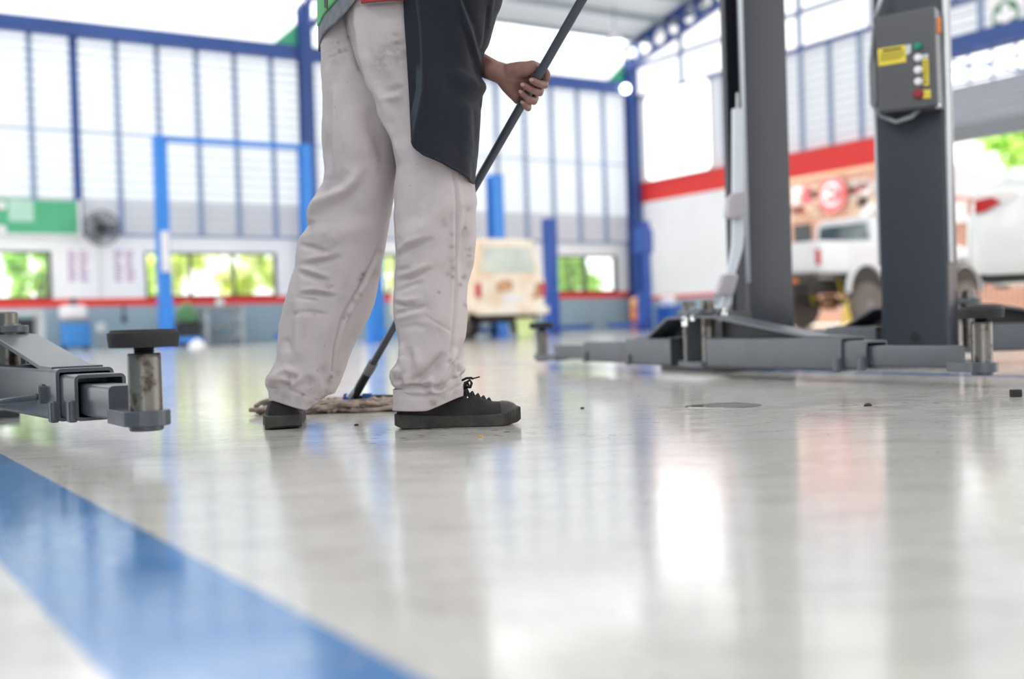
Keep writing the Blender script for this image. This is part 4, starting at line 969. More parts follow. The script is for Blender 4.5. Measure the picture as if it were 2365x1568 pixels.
# lever bar with ribbed door guards
Yg = 5.15
def plate(mb, pxs, Y, t): mb.prism([P(x, y, Y) for x, y in pxs], (-.5 * t, t, 0))
mb = MB(); plate(mb, [(1696, 250), (1717, 250), (1719, 540), (1716, 575), (1700, 630), (1684, 625), (1694, 570), (1695, 540)], Yg, .018); plate(mb, [(1684, 625), (1700, 630), (1690, 700), (1668, 735), (1655, 730), (1672, 690)], Yg, .018)
gb = mb.build('guard_bar', M['bar_grey'], L1, bevel=.002)
for pts in ([(1684, 456), (1696, 447), (1722, 440), (1726, 452), (1722, 496), (1712, 503), (1684, 505), (1680, 498)], [(1672, 634), (1684, 630), (1704, 632), (1706, 640), (1698, 672), (1690, 680), (1660, 684), (1656, 678)]):
    mb = MB(); plate(mb, pts, Yg - .03, .028); gd = mb.build('door_guard', M['pad_grey'], gb, bevel=.006)
    ys = [p[1] for p in pts]; y0, y1 = min(ys) + 8, max(ys) - 6
    for k in range(7):
        y = y0 + (y1 - y0) * k / 6; f = (y - min(ys)) / (max(ys) - min(ys)); xl = pts[0][0] + (pts[-1][0] - pts[0][0]) * f + 2; xr = pts[3][0] + (pts[4][0] - pts[3][0]) * f - 3
        mb = MB(); mb.tube([P(xl, y + 1, Yg - .032), P(xr, y - 2, Yg - .032)], .003, 6); mb.build('rib', M['pad_grey'], gd, smooth=True)
mb = MB(); mb.tube([P(1703, 215, Yg + .06), P(1703, 300, Yg + .03)], .006, 8); mb.build('lever_rod', M['light_metal'], L1, smooth=True)
# ---- lift with the control box
L2 = thing('vehicle_lift', (1.75, 5.0, 0), 'dark grey lift column carrying the control box with yellow labels and push buttons', 'car lift', 'dark grey vehicle lifts')
fb = Vector((.84, -.54, 0)).normalized(); fn = Vector((.54, .84, 0)).normalized()
bl = P(2034, 700, 4.98); bl.z = 0; wpost = .288
mb = MB(); lp = rrect(wpost / 2, .10, .014, 4); cc2 = bl + fb * wpost / 2 + fn * .10
mb.loft([[cc2 + fb * x + fn * y for x, y in lp], [cc2 + fb * x + fn * y + ZV * 3.4 for x, y in lp]]); mb.build('post', M['slate'], L2, smooth=40)
mb = MB(); mb.box(cc2 + fn * .02 + ZV * .01, (.24, .20, .01), (fb, fn, ZV)); mb.build('base_plate', M['slate'], L2, bevel=.003)
for sg in (-1, 1):
    mb = MB(); mb.box(cc2 + fb * sg * (wpost / 2 + .006) - fn * .07 + ZV * 1.9, (.006, .02, 1.45), (fb, fn, ZV)); mb.build('edge_lip', M['light_metal'], L2, bevel=.002)
mb = MB(); mb.lathe(cc2 - fn * .1005 + ZV * .13 + fb * .0, [(.022, 0), (.022, .004)], 20, axis=-fn); mb.build('cable_hole', M['black'], L2)
mb = MB(); mb.box(cc2 + fn * .16 + ZV * .18, (.11, .07, .14), (fb, fn, ZV)); car2 = mb.build('carriage', M['slate_dark'], L2, bevel=.004)
pvA = cc2 + fn * .20 - fb * .16; pvB = cc2 + fn * .18 + fb * .17
swing_arm(L2, pvA, P(1772, 760, 6.5), .06, .40, .62, .88, pad_z=.26, sleeve_z=.10)
swing_arm(L2, pvB, pvB + fb * 1.15 + fn * .5, .055, .55, .72, .90, pad_z=.26, sleeve_z=.10)
# control box
def bq(px, py, dn=0.0):      # point on the box face plane, dn in front of the post face
    d = Vector(ray(px, py)); o = Vector(_O); p0 = bl - fn * (.115 + dn); k = (p0 - o).dot(fn) / d.dot(fn); return o + d * k
mb = MB(); q0 = [bq(2021, 40), (bq(2158, 12)), bq(2167, 246), bq(2028, 262)]
ctr_ = sum(q0, Vector()) / 4
rings = []
for sc, dp in ((.97, -.004), (1.0, .004), (1.0, .112)): rings.append([ctr_ + (v - ctr_) * sc + fn * dp for v in q0])
M['box_grey'] = mat('dark_grey_box_paint', rgb(78, 79, 82), 0.45, var=0.05, scale=4)
mb.loft(rings); cb = mb.build('control_box', M['box_grey'], L2, bevel=.006); cb['label'] = 'dark grey control box'
def fquad(name, pts, m, dn, t=.002, par=None):
    mb = MB(); mb.prism([bq(x, y, dn) for x, y in pts], fn * t); return mb.build(name, m, par or cb)
lab = fquad('warning_label', [(2027, 113), (2091, 103), (2093, 143), (2029, 153)], M['yellow'], .006, .004); lab['label'] = 'yellow warning label'
def lmark(x0, y0, x1, y1, t): return [(x0, y0), (x1, y1), (x1, y1 + t), (x0, y0 + t)]
for k, (a, b, t) in enumerate(((2038, 2082, 5), (2033, 2088, 1.4), (2033, 2088, 1.4), (2033, 2088, 1.4), (2033, 2080, 1.4))):
    y = (115, 125, 130, 135, 140)[k]; fquad('text_line', lmark(a, y, b, y - (b - a) * .155, t), M['ink'], .0072, .0015, lab)
# label strip and small labels
st = fquad('button_label', [(2130, 136), (2144, 134), (2146, 197), (2133, 198)], M['yellow'], .006, .004); st['label'] = 'yellow button label strip'
for k in range(6): fquad('text_line', lmark(2133, 143 + k * 9, 2142, 142 + k * 9, 3), M['ink'], .0072, .0015, st)
fquad('stop_label', [(2130, 208), (2149, 206), (2150, 226), (2132, 228)], M['yellow'], .006, .004)['label'] = 'yellow label beside the red button'
fquad('switch_plate', [(2130, 126), (2144, 124), (2144, 133), (2130, 135)], M['light_metal'], .006, .004); fquad('key_plate', [(2092, 104), (2104, 102), (2104, 120), (2096, 127), (2092, 124)], M['light_metal'], .006, .004)
for px, py, r, m, nm in ((2120, 107, 8, 'btn_green', 'green'), (2121, 134, 8, 'offwhite', 'white'), (2121, 162, 8, 'offwhite', 'white'), (2121.5, 189, 8, 'offwhite', 'white'), (2122, 217, 10, 'btn_red', 'red')):
    if m not in M: M[m] = mat(m, rgb(20, 130, 105) if 'green' in m else rgb(138, 34, 40), .4, var=.04)
    R = r * 4.9 / 2600; mb = MB(); mb.lathe(bq(px, py, .003), [(R * 1.15, 0), (R * 1.15, .004), (R, .005), (R, .016), (R * .8, .020)], 20, axis=-fn); mb.build('button', M[m], cb, smooth=40, label='round %s push button' % nm)
mb = MB(); mb.rbox(bq(2162, 60, -.05), (.016, .016, .034), .006); mb.build('latch', M['orange'], cb, smooth=40, label='orange plastic latch')
mb = MB(); mb.sphere(bq(2163, 244, -.02), .014, 12); mb.build('corner_screw', M['chrome'], cb, smooth=True)
mb = MB(); mb.tube([bq(2026, 60, -.06) - fb * .012, bq(2018, 150, -.05) - fb * .012, bq(2020, 240, -.05) - fb * .010, bq(2036, 268, -.05), bq(2070, 282, -.03), bq(2105, 270, -.03), bq(2122, 252, -.04)], .010, 10); mb.build('cable', M['grey_plastic'], L2, smooth=True)
mb = MB(); mb.tube([bq(2036, -60, -.04), bq(2034, 0, -.04), bq(2022, 40, -.06)], .010, 10); mb.build('cable', M['light_metal'], L2, smooth=True)
# ---- lift whose arm reaches in from the left
L3 = thing('vehicle_lift', (-2.0, 3.75, 0), 'dark grey lift arm with black round pad reaching in at the left edge', 'car lift', 'dark grey vehicle lifts')
def sc12(x, y): return Vector((x * 1.2, y * 1.2, 0))
pv3 = sc12(-1.19, 2.66); pd3 = sc12(-.603, 1.843)
Lt = (pd3 - pv3).length
arm3, pt3, L3l = swing_arm(L3, pv3, pd3, .052, 1 - .426 / Lt, 1 - .306 / Lt, 1 - .116 / Lt, w=(.128, .110, .076), h=(.118, .100, .070), pad_z=.246, sleeve_z=.092, pad_r=.0685, slv=.032)
channel_post(L3, sc12(-1.86, 2.93), mU, mV, .30, .2, 3.4, M['slate'])
mb = MB(); mb.box(Vector((-2.15, 3.42, .012)), (.56, .27, .012), (mU, mV, ZV)) ; mb.build('base_plate', M['slate'], L3, bevel=.003)
mb = MB(); a0 = sc12(-1.45, 3.05) + ZV * .19; mb.box((a0 + pv3 + ZV * .19) / 2 - ZV * .05 + (a0 - pv3) * .25, ((a0 - pv3).length / 2, .07, .08), ((Vector((a0.x, a0.y, 0)) - pv3).normalized(), Vector((-(a0 - pv3).y, (a0 - pv3).x, 0)).normalized(), ZV)); mb.build('carriage', M['slate_dark'], L3, bevel=.004)
# lock rod on the near side of the arm
so_ = -1 if pt3(0, -1, 0).x < pt3(0, 1, 0).x else 1
lr = L3l - .53
mb = MB(); mb.tube([pt3(lr, so_ * .082, .106), pt3(lr - .45, so_ * .16, .070)], .0075, 10); mb.build('lock_rod', M['slate_arm'], arm3, smooth=True)
mb = MB(); mb.rbox(pt3(lr + .006, so_ * .070, .110), (.006, .010, .020), .003, ((pt3(1, 0, 0) - pt3(0, 0, 0)), (pt3(0, 1, 0) - pt3(0, 0, 0)), ZV)); mb.build('rod_bracket', M['slate_arm'], arm3)
mb = MB(); mb.sphere(pt3(lr - .012, so_ * .068, .126), .0085, 12); mb.build('bracket_bolt', M['steel'], arm3, smooth=True)
# ================================================================ BLUE LIFTS NEAR THE BACK WALL
def blue_lift(ax, aY, span, hgt, m, label, bar=False, w=.24, pack=None):
    a = P(ax, 760, aY); a.z = 0; b = a + UV * span
    r = thing('vehicle_lift', a, label, 'car lift', 'blue vehicle lifts')
    for i, c in enumerate((a, b)):
        sg = 1 if i == 0 else -1; prof = [(-w / 2, -w / 2), (w / 2, -w / 2), (w / 2, -w / 2 + .05), (-w / 2 + .02, -w / 2 + .05), (-w / 2 + .02, w / 2 - .05), (w / 2, w / 2 - .05), (w / 2, w / 2), (-w / 2, w / 2)]
        mb = MB(); mb.prism([c + UV * (x * sg) + VV * y for x, y in prof], ZV * hgt); mb.build('post', M[m], r, bevel=.008)
        mb = MB(); mb.box(c + ZV * .012, (.26, .22, .012), (UV, VV, ZV)); mb.build('base_plate', M[m], r)
        mb = MB(); mb.box(c + UV * sg * .06 + ZV * .55, (.10, .10, .42), (UV, VV, ZV)); cr = mb.build('carriage', M[m], r, bevel=.01)
        for k in (-1, 1):
            e = c + UV * sg * .55 + VV * k * .75; d = (e - c).normalized(); mb = MB(); mb.box((c + e) / 2 + ZV * .16, ((e - c).length / 2, .05, .05), (d, Vector((-d.y, d.x, 0)), ZV)); am = mb.build('arm', M[m], r, bevel=.006)
            mb = MB(); mb.lathe(e + ZV * .11, [(.02, 0), (.02, .09), (.06, .095), (.06, .12)], 16); mb.build('pad', M['rubber'], am)
    if bar:
        mb = MB(); mb.box((a + b) / 2 + ZV * (hgt - .06), (span / 2 + w / 2, .05, .055), (UV, VV, ZV)); mb.build('crossbar', M[m], r, bevel=.006)
    if pack:
        mb = MB(); mb.rbox(b + ZV * pack - UV * .0, (.20, .16, .30), .04, (UV, VV, ZV)); mb.build('power_unit', M[m], r, smooth=40)
    return r, a, b
LA, a_, b_ = blue_lift(383, 23.5, 3.2, 4.42, 'lift_blue', 'bright blue two-post lift with thin overhead crossbar, standing behind the left pad', True, .25)
mb = MB(); mb.rbox(a_ - VV * -.18 + ZV * 2.0, (.08, .06, .42), .02, (UV, VV, ZV)); mb.build('motor', M['offwhite'], LA, smooth=40)
blue_lift(868, 21.8, 2.8, 3.36, 'lift_blue', 'bright blue two-post lift either side of the rusty cream vehicle', False, .27)
blue_lift(1276, 26.0, 2.75, 2.68, 'lift_navy', 'deep blue two-post lift in the far corner below the big white board', False, .26, 2.2)
# ================================================================ PLACES ON THE WALLS
def hit(px, py, p0, n):
    d = Vector(ray(px, py)); o = Vector(_O); return o + d * ((Vector(p0) - o).dot(n) / d.dot(n))
def on_back(px, py, s=.05): return hit(px, py, W(0, s), VV)
def on_right(px, py, T=-.05): return hit(px, py, W(T, 0), UV)
def Tof(p): return (p.x - CXX) * UX + (p.y - CYY) * UY
def sof(p): return (p.x - CXX) * VX + (p.y - CYY) * VY
def ground(px, Y):
    p = P(px, 770, Y); p.z = 0; return p
# ---- green sign
a = on_back(-40, 458, .14); b = on_back(182, 541, .14)
M['sign_reflection'] = mat('pale_green_reflection', rgb(176, 214, 196), .4, var=.04)
def wall_panel(mb, T0, T1, z0, z1, s0, s1): mb.box(*wb(T0, T1, s0, s1, z0, z1)); return mb
sg = wall_panel(MB(), Tof(a), Tof(b), b.z, a.z, .10, .14).build('sign_board', M['sign_green'], bevel=.01)
tag(sg, 'long green sign board mounted high on the back wall left of the fan', 'sign')
wall_panel(MB(), Tof(b) - .01, Tof(b) + .07, b.z - .04, a.z + .03, .095, .145).build('edge_strip', M['offwhite'], sg)
wall_panel(MB(), Tof(a), Tof(b), b.z - .05, b.z, .095, .145).build('edge_strip', M['offwhite'], sg)
for (x0, y0, x1, y1) in ((18, 462, 78, 512),):  # pale reflection on the sign, painted as a thin panel
    p = on_back(x0, y0, .14); q_ = on_back(x1, y1, .14); wall_panel(MB(), Tof(p), Tof(q_), q_.z, p.z, .139, .146).build('reflection_panel', M['sign_reflection'], sg)
for (x, y) in ((4, 474), (4, 530)):
    p = on_back(x, y, .145); mb = MB(); mb.lathe(p, [(.09, 0), (.09, .006)], 20, axis=VV); mb.build('round_mark', M['offwhite'], sg)
# ---- industrial fan
fc = on_back(235, 527, .55)
fan = thing('wall_fan', fc, 'round black industrial fan in a wire cage on the back wall beside the green sign', 'fan')
def ring(mb, c, R, r, ax, ay, n=36, seg=6): mb.tube([c + (ax * math.cos(2 * PI * k / n) + ay * math.sin(2 * PI * k / n)) * R for k in range(n + 1)], r, seg, caps=False)
mb = MB()
for dd in (-.07, .07):
    for R in (.12, .20, .28, .36): ring(mb, fc + VV * (dd * (1.0 if R < .36 else .3)), R, .008 if R < .3 else .014, UV, ZV)
for k in range(18):
    t = 2 * PI * k / 18; d = UV * math.cos(t) + ZV * math.sin(t)
    for dd in (-.07, .07): mb.tube([fc + VV * dd + d * .07, fc + VV * dd + d * .28, fc + VV * dd * .3 + d * .36], .005, 5)
mb.build('cage', M['black'], fan)
mb = MB(); mb.lathe(fc - VV * .20, [(.10, 0), (.12, .02), (.12, .16), (.06, .20), (.06, .26)], 20, axis=VV); mb.build('motor', M['black'], fan, smooth=40)
for k in range(3):
    t0 = 2 * PI * k / 3; mb = MB(); rings = []
    for i in range(8):
        R = .06 + .26 * i / 7; w_ = .035 + .055 * math.sin(PI * i / 8); d = UV * math.cos(t0) + ZV * math.sin(t0); e = -UV * math.sin(t0) + ZV * math.cos(t0)
        rings.append([fc + d * R + e * w_ * sx + VV * (.035 * sx + sy * .003) for sx, sy in ((-1, -1), (1, -1), (1, 1), (-1, 1))])
    mb.loft(rings); mb.build('blade', M['grey_plastic'], fan)
mb = MB(); mb.tube([fc - VV * .20, W(Tof(fc), .05, fc.z)], .03, 10); mb.build('bracket', M['black'], fan)
mb = MB(); mb.tube([W(Tof(fc) + .02, .035, 1.12), W(Tof(fc) + .02, .035, 2.42)], .022, 10); cd = mb.build('conduit', M['offwhite']); tag(cd, 'white conduit pipe running up the back wall below the fan', 'pipe')
# ---- posters
for (x0, x1, lab, seed) in ((150, 209, 'paper poster of red and blue rows, nearer the left window', 1), (257, 316, 'paper poster of red and blue rows, nearer the wide middle window', 2)):
    p = on_back(x0, 573, .02); q_ = on_back(x1, 655, .02); r_ = random.Random(seed)
    o = wall_panel(MB(), Tof(p), Tof(q_), q_.z, p.z, .004, .012).build('poster', M['paper']); tag(o, lab, 'poster', 'posters on the back wall')
    Wd = Tof(q_) - Tof(p); H = p.z - q_.z
    for c in range(2):
        for k in range(9):
            z = p.z - .06 - k * H * .1; T0 = Tof(p) + .05 + c * Wd * .48
            wall_panel(MB(), T0, T0 + Wd * .36 * r_.uniform(.6, 1), z - .04, z, .011, .015).build('print_row', M['ink_red' if (k + c + seed) % 2 else 'ink_blue'], o)
# ---- blank white board on the right wall, emission added to its face
c4 = [on_right(x, y, -.12) for x, y in ((1491, 220), (1638, 180), (1641, 391), (1495, 418))]
s0, s1 = (sof(c4[0]) + sof(c4[3])) / 2, (sof(c4[1]) + sof(c4[2])) / 2; z0, z1 = (c4[2].z + c4[3].z) / 2, (c4[0].z + c4[1].z) / 2
lp = rrect((s1 - s0) / 2, (z1 - z0) / 2, .16, 6); cen = W(-.12, (s0 + s1) / 2, (z0 + z1) / 2)
mb = MB(); mb.prism([cen + VV * x + ZV * y for x, y in lp], UV * .10); bd = mb.build('white_sign_board', M['offwhite']); tag(bd, 'large blank white sign with rounded corners above the red band', 'sign')
lp2 = [(x * .985, y * .985) for x, y in lp]; mb = MB(); mb.prism([cen + VV * x + ZV * y for x, y in lp2], UV * -.012); mb.build('emitting_face', M['sign_emit'], bd)
# ---- first aid sign
c0 = on_right(2283, 8, -.16); c1_ = on_right(2283, 92, -.16); cc = on_right(2324, 36, -.16)
mb = MB(); mb.box(*wb(-.18, -.15, sof(c0), sof(cc) + (sof(cc) - sof(c0)) * 1.05, c1_.z - .02, cc.z + .68)); fa = mb.build('first_aid_sign', M['paper']); tag(fa, 'white first aid sign with white cross in a green circle', 'sign')
R = .30; n_ = -UV
mb = MB(); pts = 40
ro = [cc + (VV * math.cos(2 * PI * k / pts) + ZV * math.sin(2 * PI * k / pts)) * R - UV * .022 for k in range(pts)]; mb.prism(ro, UV * .012); dsc = mb.build('green_disc', M['cross_green'], fa)
def cross(r, t): return [(-t, -r), (t, -r), (t, -t), (r, -t), (r, t), (t, t), (t, r), (-t, r), (-t, t), (-r, t), (-r, -t), (-t, -t)]
mb = MB(); mb.prism([cc + VV * x + ZV * y - UV * .030 for x, y in cross(.225, .085)], UV * .012); mb.build('white_cross', M['paper'], dsc)
# ---- lamps
for px, py, Y, r, lab in ((1420, 98, 28.6, .24, 'round high-bay lamp glowing under the roof near the far corner'),):
    p = P(px, py, Y); t_ = thing('ceiling_lamp', p, lab, 'lamp'); s_ = sof(p)
    mb = MB(); mb.lathe(p, [(r, 0), (r, .03), (r * .8, .12), (.10, .20), (.08, .36)], 28); mb.build('lamp_shade', M['offwhite'], t_, smooth=40)
    mb = MB(); mb.lathe(p - ZV * .008, [(r * .97, 0), (r * .97, .006)], 28); mb.build('diffuser', M['lamp_lit'], t_)
    mb = MB(); mb.tube([p + ZV * .34, Vector((p.x, p.y, roofz(s_)))], .012, 8); mb.build('rod', M['grey_plastic'], t_)
p = on_back(160, 10, .45); t_ = thing('floodlight', p, 'rectangular white floodlight glowing on the blue beam at top left', 'lamp')
mb = MB(); mb.rbox(p, (.40, .07, .17), .05, (UV, VV, ZV)); mb.build('housing', M['offwhite'], t_, smooth=40)
mb = MB(); mb.rbox(p + VV * .075 - ZV * .0, (.37, .006, .14), .005, (UV, VV, ZV)); mb.build('diffuser', M['lamp_lit'], t_)
mb = MB(); mb.box(p - VV * .10 , (.03, .08, .04), (UV, VV, ZV)); mb.build('bracket', M['grey_plastic'], t_)
p = on_back(1445, 205, .36); mb = MB(); mb.sphere(p, .12, 18); o = mb.build('bulb_lamp', M['lamp_lit'], smooth=True); tag(o, 'small round white lamp on the beam beside the corner column', 'lamp')
# ================================================================ VEHICLES
class Car:
    def __init__(s, name, rear, fwd, right, label, cat):
        s.o = Vector(rear); s.f = fwd; s.r = right; s.t = thing(name, rear, label, cat)
    def p(s, x, y, z): return s.o + s.f * x + s.r * y + ZV * z
    def body(s, name, st, m, parent=None, r=.10, **k):
        """st: (x, half width bottom, half width top, z0, z1)"""
        mb = MB(); rings = []
        for x, wb_, wt, z0, z1 in st:
            lp = rrect(1, (z1 - z0) / 2, min(r, (z1 - z0) * .3), 4); ring_ = []
            for a, b in lp:
                f = (b + (z1 - z0) / 2) / (z1 - z0); w = wb_ + (wt - wb_) * f; ring_.append(s.p(x, (a - math.copysign(1, a)) * r * 0 + a * w - (0 if abs(a) > .999 else math.copysign((1 - abs(a)) * (1 - 1 / max(w, .3)) * 0, a)), (z0 + z1) / 2 + b))
            rings.append(ring_)
        mb.loft(rings); return mb.build(name, m, parent or s.t, smooth=38, **k)
    def quad(s, name, pts, m, parent=None, t=.012, nrm=None):
        P_ = [s.p(*q) for q in pts]; n = (P_[1] - P_[0]).cross(P_[2] - P_[0]).normalized()
        if n.dot(P_[0] - s.p(1.8, 0, 1.0)) < 0: n = -n
        mb = MB(); mb.prism([v - n * t for v in P_], n * t * 2); return mb.build(name, m, parent or s.t)
    def box(s, name, c, h, m, r=.02, parent=None, label=None):
        mb = MB(); mb.rbox(s.p(*c), h, min(r, min(h) * .9), (s.f, s.r, ZV)); return mb.build(name, m, parent or s.t, smooth=40, label=label)
    def wheel(s, x, y, R, w):
        side = math.copysign(1, y); c = s.p(x, y, R); ax = s.r * side
        mb = MB(); mb.lathe(c - ax * w, [(R * .62, 0), (R * .93, .01), (R, w * .25), (R, w * .75), (R * .93, w - .01), (R * .62, w)], 36, axis=ax); ty = mb.build('tyre', M['tyre'], s.t, smooth=30)
        mb = MB(); mb.lathe(c - ax * w * .9, [(R * .60, 0), (R * .62, w * .86), (R * .52, w * .82), (R * .2, w * .6), (R * .18, w * .9), (.02, w * .92)], 24, axis=ax); mb.build('rim', M['grey_plastic'], ty, smooth=40)
    def arch(s, x, y, R, zc, w=.05):
        side = math.copysign(1, y); mb = MB(); c = s.p(x, y, zc)
        pts = [c + s.f * R * math.cos(t) + ZV * R * math.sin(t) for t in np.linspace(-.15, PI + .15, 22)]
        mb.prism(pts, s.r * side * .02); mb.build('wheel_arch', M['underbody'], s.t)
        mb = MB(); mb.tube([c + s.r * side * .025 + s.f * (R + .03) * math.cos(t) + ZV * (R + .03) * math.sin(t) for t in np.linspace(-.1, PI + .1, 22)], w, 8); mb.build('fender_flare', M['_flare'], s.t, smooth=True)
# rusty cream off-roader, seen from behind
g = ground(1096, 20.5); cen = g + UV * .80
c = Car('suv', cen, -VV, UV, 'rusty cream off-road vehicle seen from behind, parked between the bright blue lift columns', 'car'); M['_flare'] = M['cream_rust']
c.body('body', [(0, .74, .76, .55, 1.14), (.06, .79, .80, .48, 1.18), (3.0, .80, .80, .48, 1.16), (3.5, .74, .74, .5, 1.05), (3.6, .66, .66, .55, .98)], M['cream_rust'], r=.09)
c.body('cabin', [(.06, .76, .60, 1.10, 1.80), (.12, .77, .62, 1.10, 1.86), (2.0, .77, .62, 1.10, 1.88), (2.1, .77, .62, 1.10, 1.84), (2.45, .75, .70, 1.10, 1.2)], M['cream_rust'], r=.12)
w_ = c.quad('rear_window', [(.062, -.60, 1.24), (.062, .60, 1.24), (.062, .50, 1.70), (.062, -.50, 1.70)], M['pale_glass'], t=.02); 
c.quad('side_window', [(.35, -.745, 1.22), (1.0, -.745, 1.22), (1.0, -.655, 1.72), (.40, -.655, 1.72)], M['car_glass'], t=.02)
c.quad('side_window', [(1.12, -.745, 1.22), (2.0, -.745, 1.22), (1.85, -.655, 1.72), (1.12, -.655, 1.72)], M['car_glass'], t=.02)
c.quad('rust_patch', [(-.004, -.28, .86), (-.004, .02, .90), (-.004, .05, 1.06), (-.004, -.15, 1.10), (-.004, -.32, 1.02)], M['rust'], t=.012)
c.quad('rust_patch', [(-.004, .50, .74), (-.004, .70, .78), (-.004, .70, 1.06), (-.004, .54, .98)], M['rust'], t=.012)
c.quad('number_plate_recess', [(-.004, -.18, .66), (-.004, .22, .66), (-.004, .22, .80), (-.004, -.18, .80)], M['offwhite'], t=.012)
for y in (-.70, .72): c.box('tail_light', (.0, y, .90), (.03, .06, .13), M['lamp_red'], label='red tail lamp')
c.box('bumper', (-.06, 0, .52), (.07, .78, .075), M['cream_rust'], .03)
c.box('chassis', (1.7, 0, .40), (1.5, .50, .10), M['underbody'])
for x in (.72, 2.75):
    for y in (-.80, .80): c.wheel(x, y, .33, .20); c.arch(x, math.copysign(.785, y), .40, .40, .035)
# white pickup in the bay opening
g = ground(1900, 21.4)
M['_flare'] = M['truck_white']
c = Car('pickup_truck', g - VV * .86, UV, VV, 'raised white pickup truck with muddy tyres standing beyond the dark lift columns', 'truck')
c.body('bed', [(0, .80, .84, 1.10, 1.66), (.05, .83, .86, 1.06, 1.68), (1.60, .85, .86, 1.04, 1.68), (1.64, .85, .86, 1.04, 1.66)], M['truck_white'], r=.07)
c.body('cab', [(1.62, .84, .70, 1.05, 2.16), (1.70, .85, .72, 1.0, 2.22), (2.9, .85, .72, 1.0, 2.24), (3.1, .85, .72, 1.0, 2.18), (3.75, .84, .80, 1.0, 1.72), (4.75, .82, .78, 1.05, 1.58), (4.95, .74, .72, 1.08, 1.50)], M['truck_white'], r=.12)
c.quad('rear_window', [(1.625, -.66, 1.74), (1.625, .66, 1.74), (1.625, .60, 2.08), (1.625, -.60, 2.08)], M['car_glass'], t=.02)
c.quad('side_window', [(1.80, .80, 1.68), (2.75, .80, 1.68), (2.70, .735, 2.10), (1.84, .735, 2.10)], M['car_glass'], t=.02)
c.quad('side_window', [(2.83, .80, 1.68), (3.55, .80, 1.68), (3.08, .735, 2.08), (2.85, .735, 2.08)], M['car_glass'], t=.02)
c.quad('tailgate_panel', [(-.004, -.62, 1.20), (-.004, .60, 1.20), (-.004, .60, 1.58), (-.004, -.62, 1.58)], M['truck_white'], t=.01)
for y in (-.79, .80): c.box('tail_light', (.0, y, 1.36), (.03, .055, .15), M['lamp_red'], label='red tail lamp')
c.box('bumper', (-.10, 0, .93), (.09, .84, .10), M['underbody'], .03, label='dark step bumper'); c.box('reflector', (-.19, .35, .93), (.012, .10, .04), M['lamp_orange'], label='orange bumper reflector')
c.box('chassis', (2.3, 0, .82), (2.2, .42, .14), M['underbody']); c.box('rear_axle', (1.25, 0, .50), (.07, .62, .07), M['underbody'], .05); c.box('differential', (1.22, -.05, .50), (.15, .15, .15), M['rust'], .1)
for y in (-.35, .42):
    mb = MB(); mb.tube([c.p(1.1, y, .5), c.p(.95, y, 1.0)], .035, 10); mb.build('shock_absorber', M['yellow'], c.t, smooth=True)
for x in (1.25, 4.30):
    for y in (-.95, .95): c.wheel(x, y, .44, .27); c.arch(x, math.copysign(.855, y), .50, .72, .055)
M['_flare'] = M['black']; c.arch(4.30, .875, .52, .74, .05)
c.box('front_bumper', (5.0, 0, .98), (.12, .84, .12), M['black'], .05); c.box('head_lamp', (4.90, .66, 1.34), (.06, .14, .10), M['lamp_clear'], .04)
c.box('mirror', (3.3, .98, 1.76), (.06, .11, .10), M['chrome'], .04)
mb = MB(); mb.tube([c.p(3.85, .80, 1.35), c.p(3.85, .92, 1.5), c.p(3.72, .88, 2.2)], .05, 10); mb.build('snorkel', M['black'], c.t, smooth=True)
# white saloon at the right edge
g = ground(2240, 8.6); M['_flare'] = M['car_white']
cf = Vector((.42, .907, 0)); cr_ = Vector((.907, -.42, 0))
c = Car('car', g + cr_ * .86, cf, cr_, 'white saloon car with red wrap-around tail lamp cut off by the right edge', 'car')
c.body('body', [(.0, .80, .78, .58, 1.08), (.05, .84, .82, .51, 1.14), (.16, .86, .83, .50, 1.165), (.8, .87, .80, .50, 1.18), (2.4, .88, .84, .48, 1.05), (3.9, .86, .78, .48, 1.0), (4.3, .76, .68, .52, .86), (4.4, .64, .6, .56, .78)], M['car_white'], r=.14)
c.body('cabin', [(.75, .78, .70, 1.10, 1.2), (1.3, .78, .60, 1.05, 1.46), (2.3, .78, .60, 1.02, 1.50), (3.2, .78, .70, 1.0, 1.08)], M['car_white'], r=.10)
c.quad('side_window', [(1.25, .765, 1.12), (2.2, .79, 1.1), (2.2, .65, 1.42), (1.4, .65, 1.40)], M['car_glass'], t=.02)
def slab_on(name, pts, m, parent=None): return c.quad(name, pts, m, t=.025, parent=parent)
tl = slab_on('tail_light', [(.02, -.80, .965), (.02, -.70, .985), (.02, -.50, 1.085), (.02, -.52, 1.125), (.02, -.80, 1.115)], M['lamp_clear']); tl['label'] = 'wrap-around tail lamp'
slab_on('red_lens', [(-.01, -.80, .98), (-.01, -.73, .99), (-.01, -.62, 1.05), (-.01, -.68, 1.09), (-.01, -.80, 1.07)], M['lamp_red'], tl)
c.box('rear_valance', (.5, 0, .49), (.40, .78, .03), M['black'], .02)
for x in (1.15, 3.5):
    for y in (-.80, .80): c.wheel(x, y, .30, .20)
for ob in list(c.t.children):
    if ob.name.startswith('tyre'): ob.location.z += .46
for x in (1.15, 3.5):
    for y in (-.86, .86): c.arch(x, y, .35, .66, .02)
CARX = c
slab_on('number_plate', [(-.0, -.24, .74), (-.0, .24, .74), (-.0, .24, .86), (-.0, -.24, .86)], M['offwhite'])
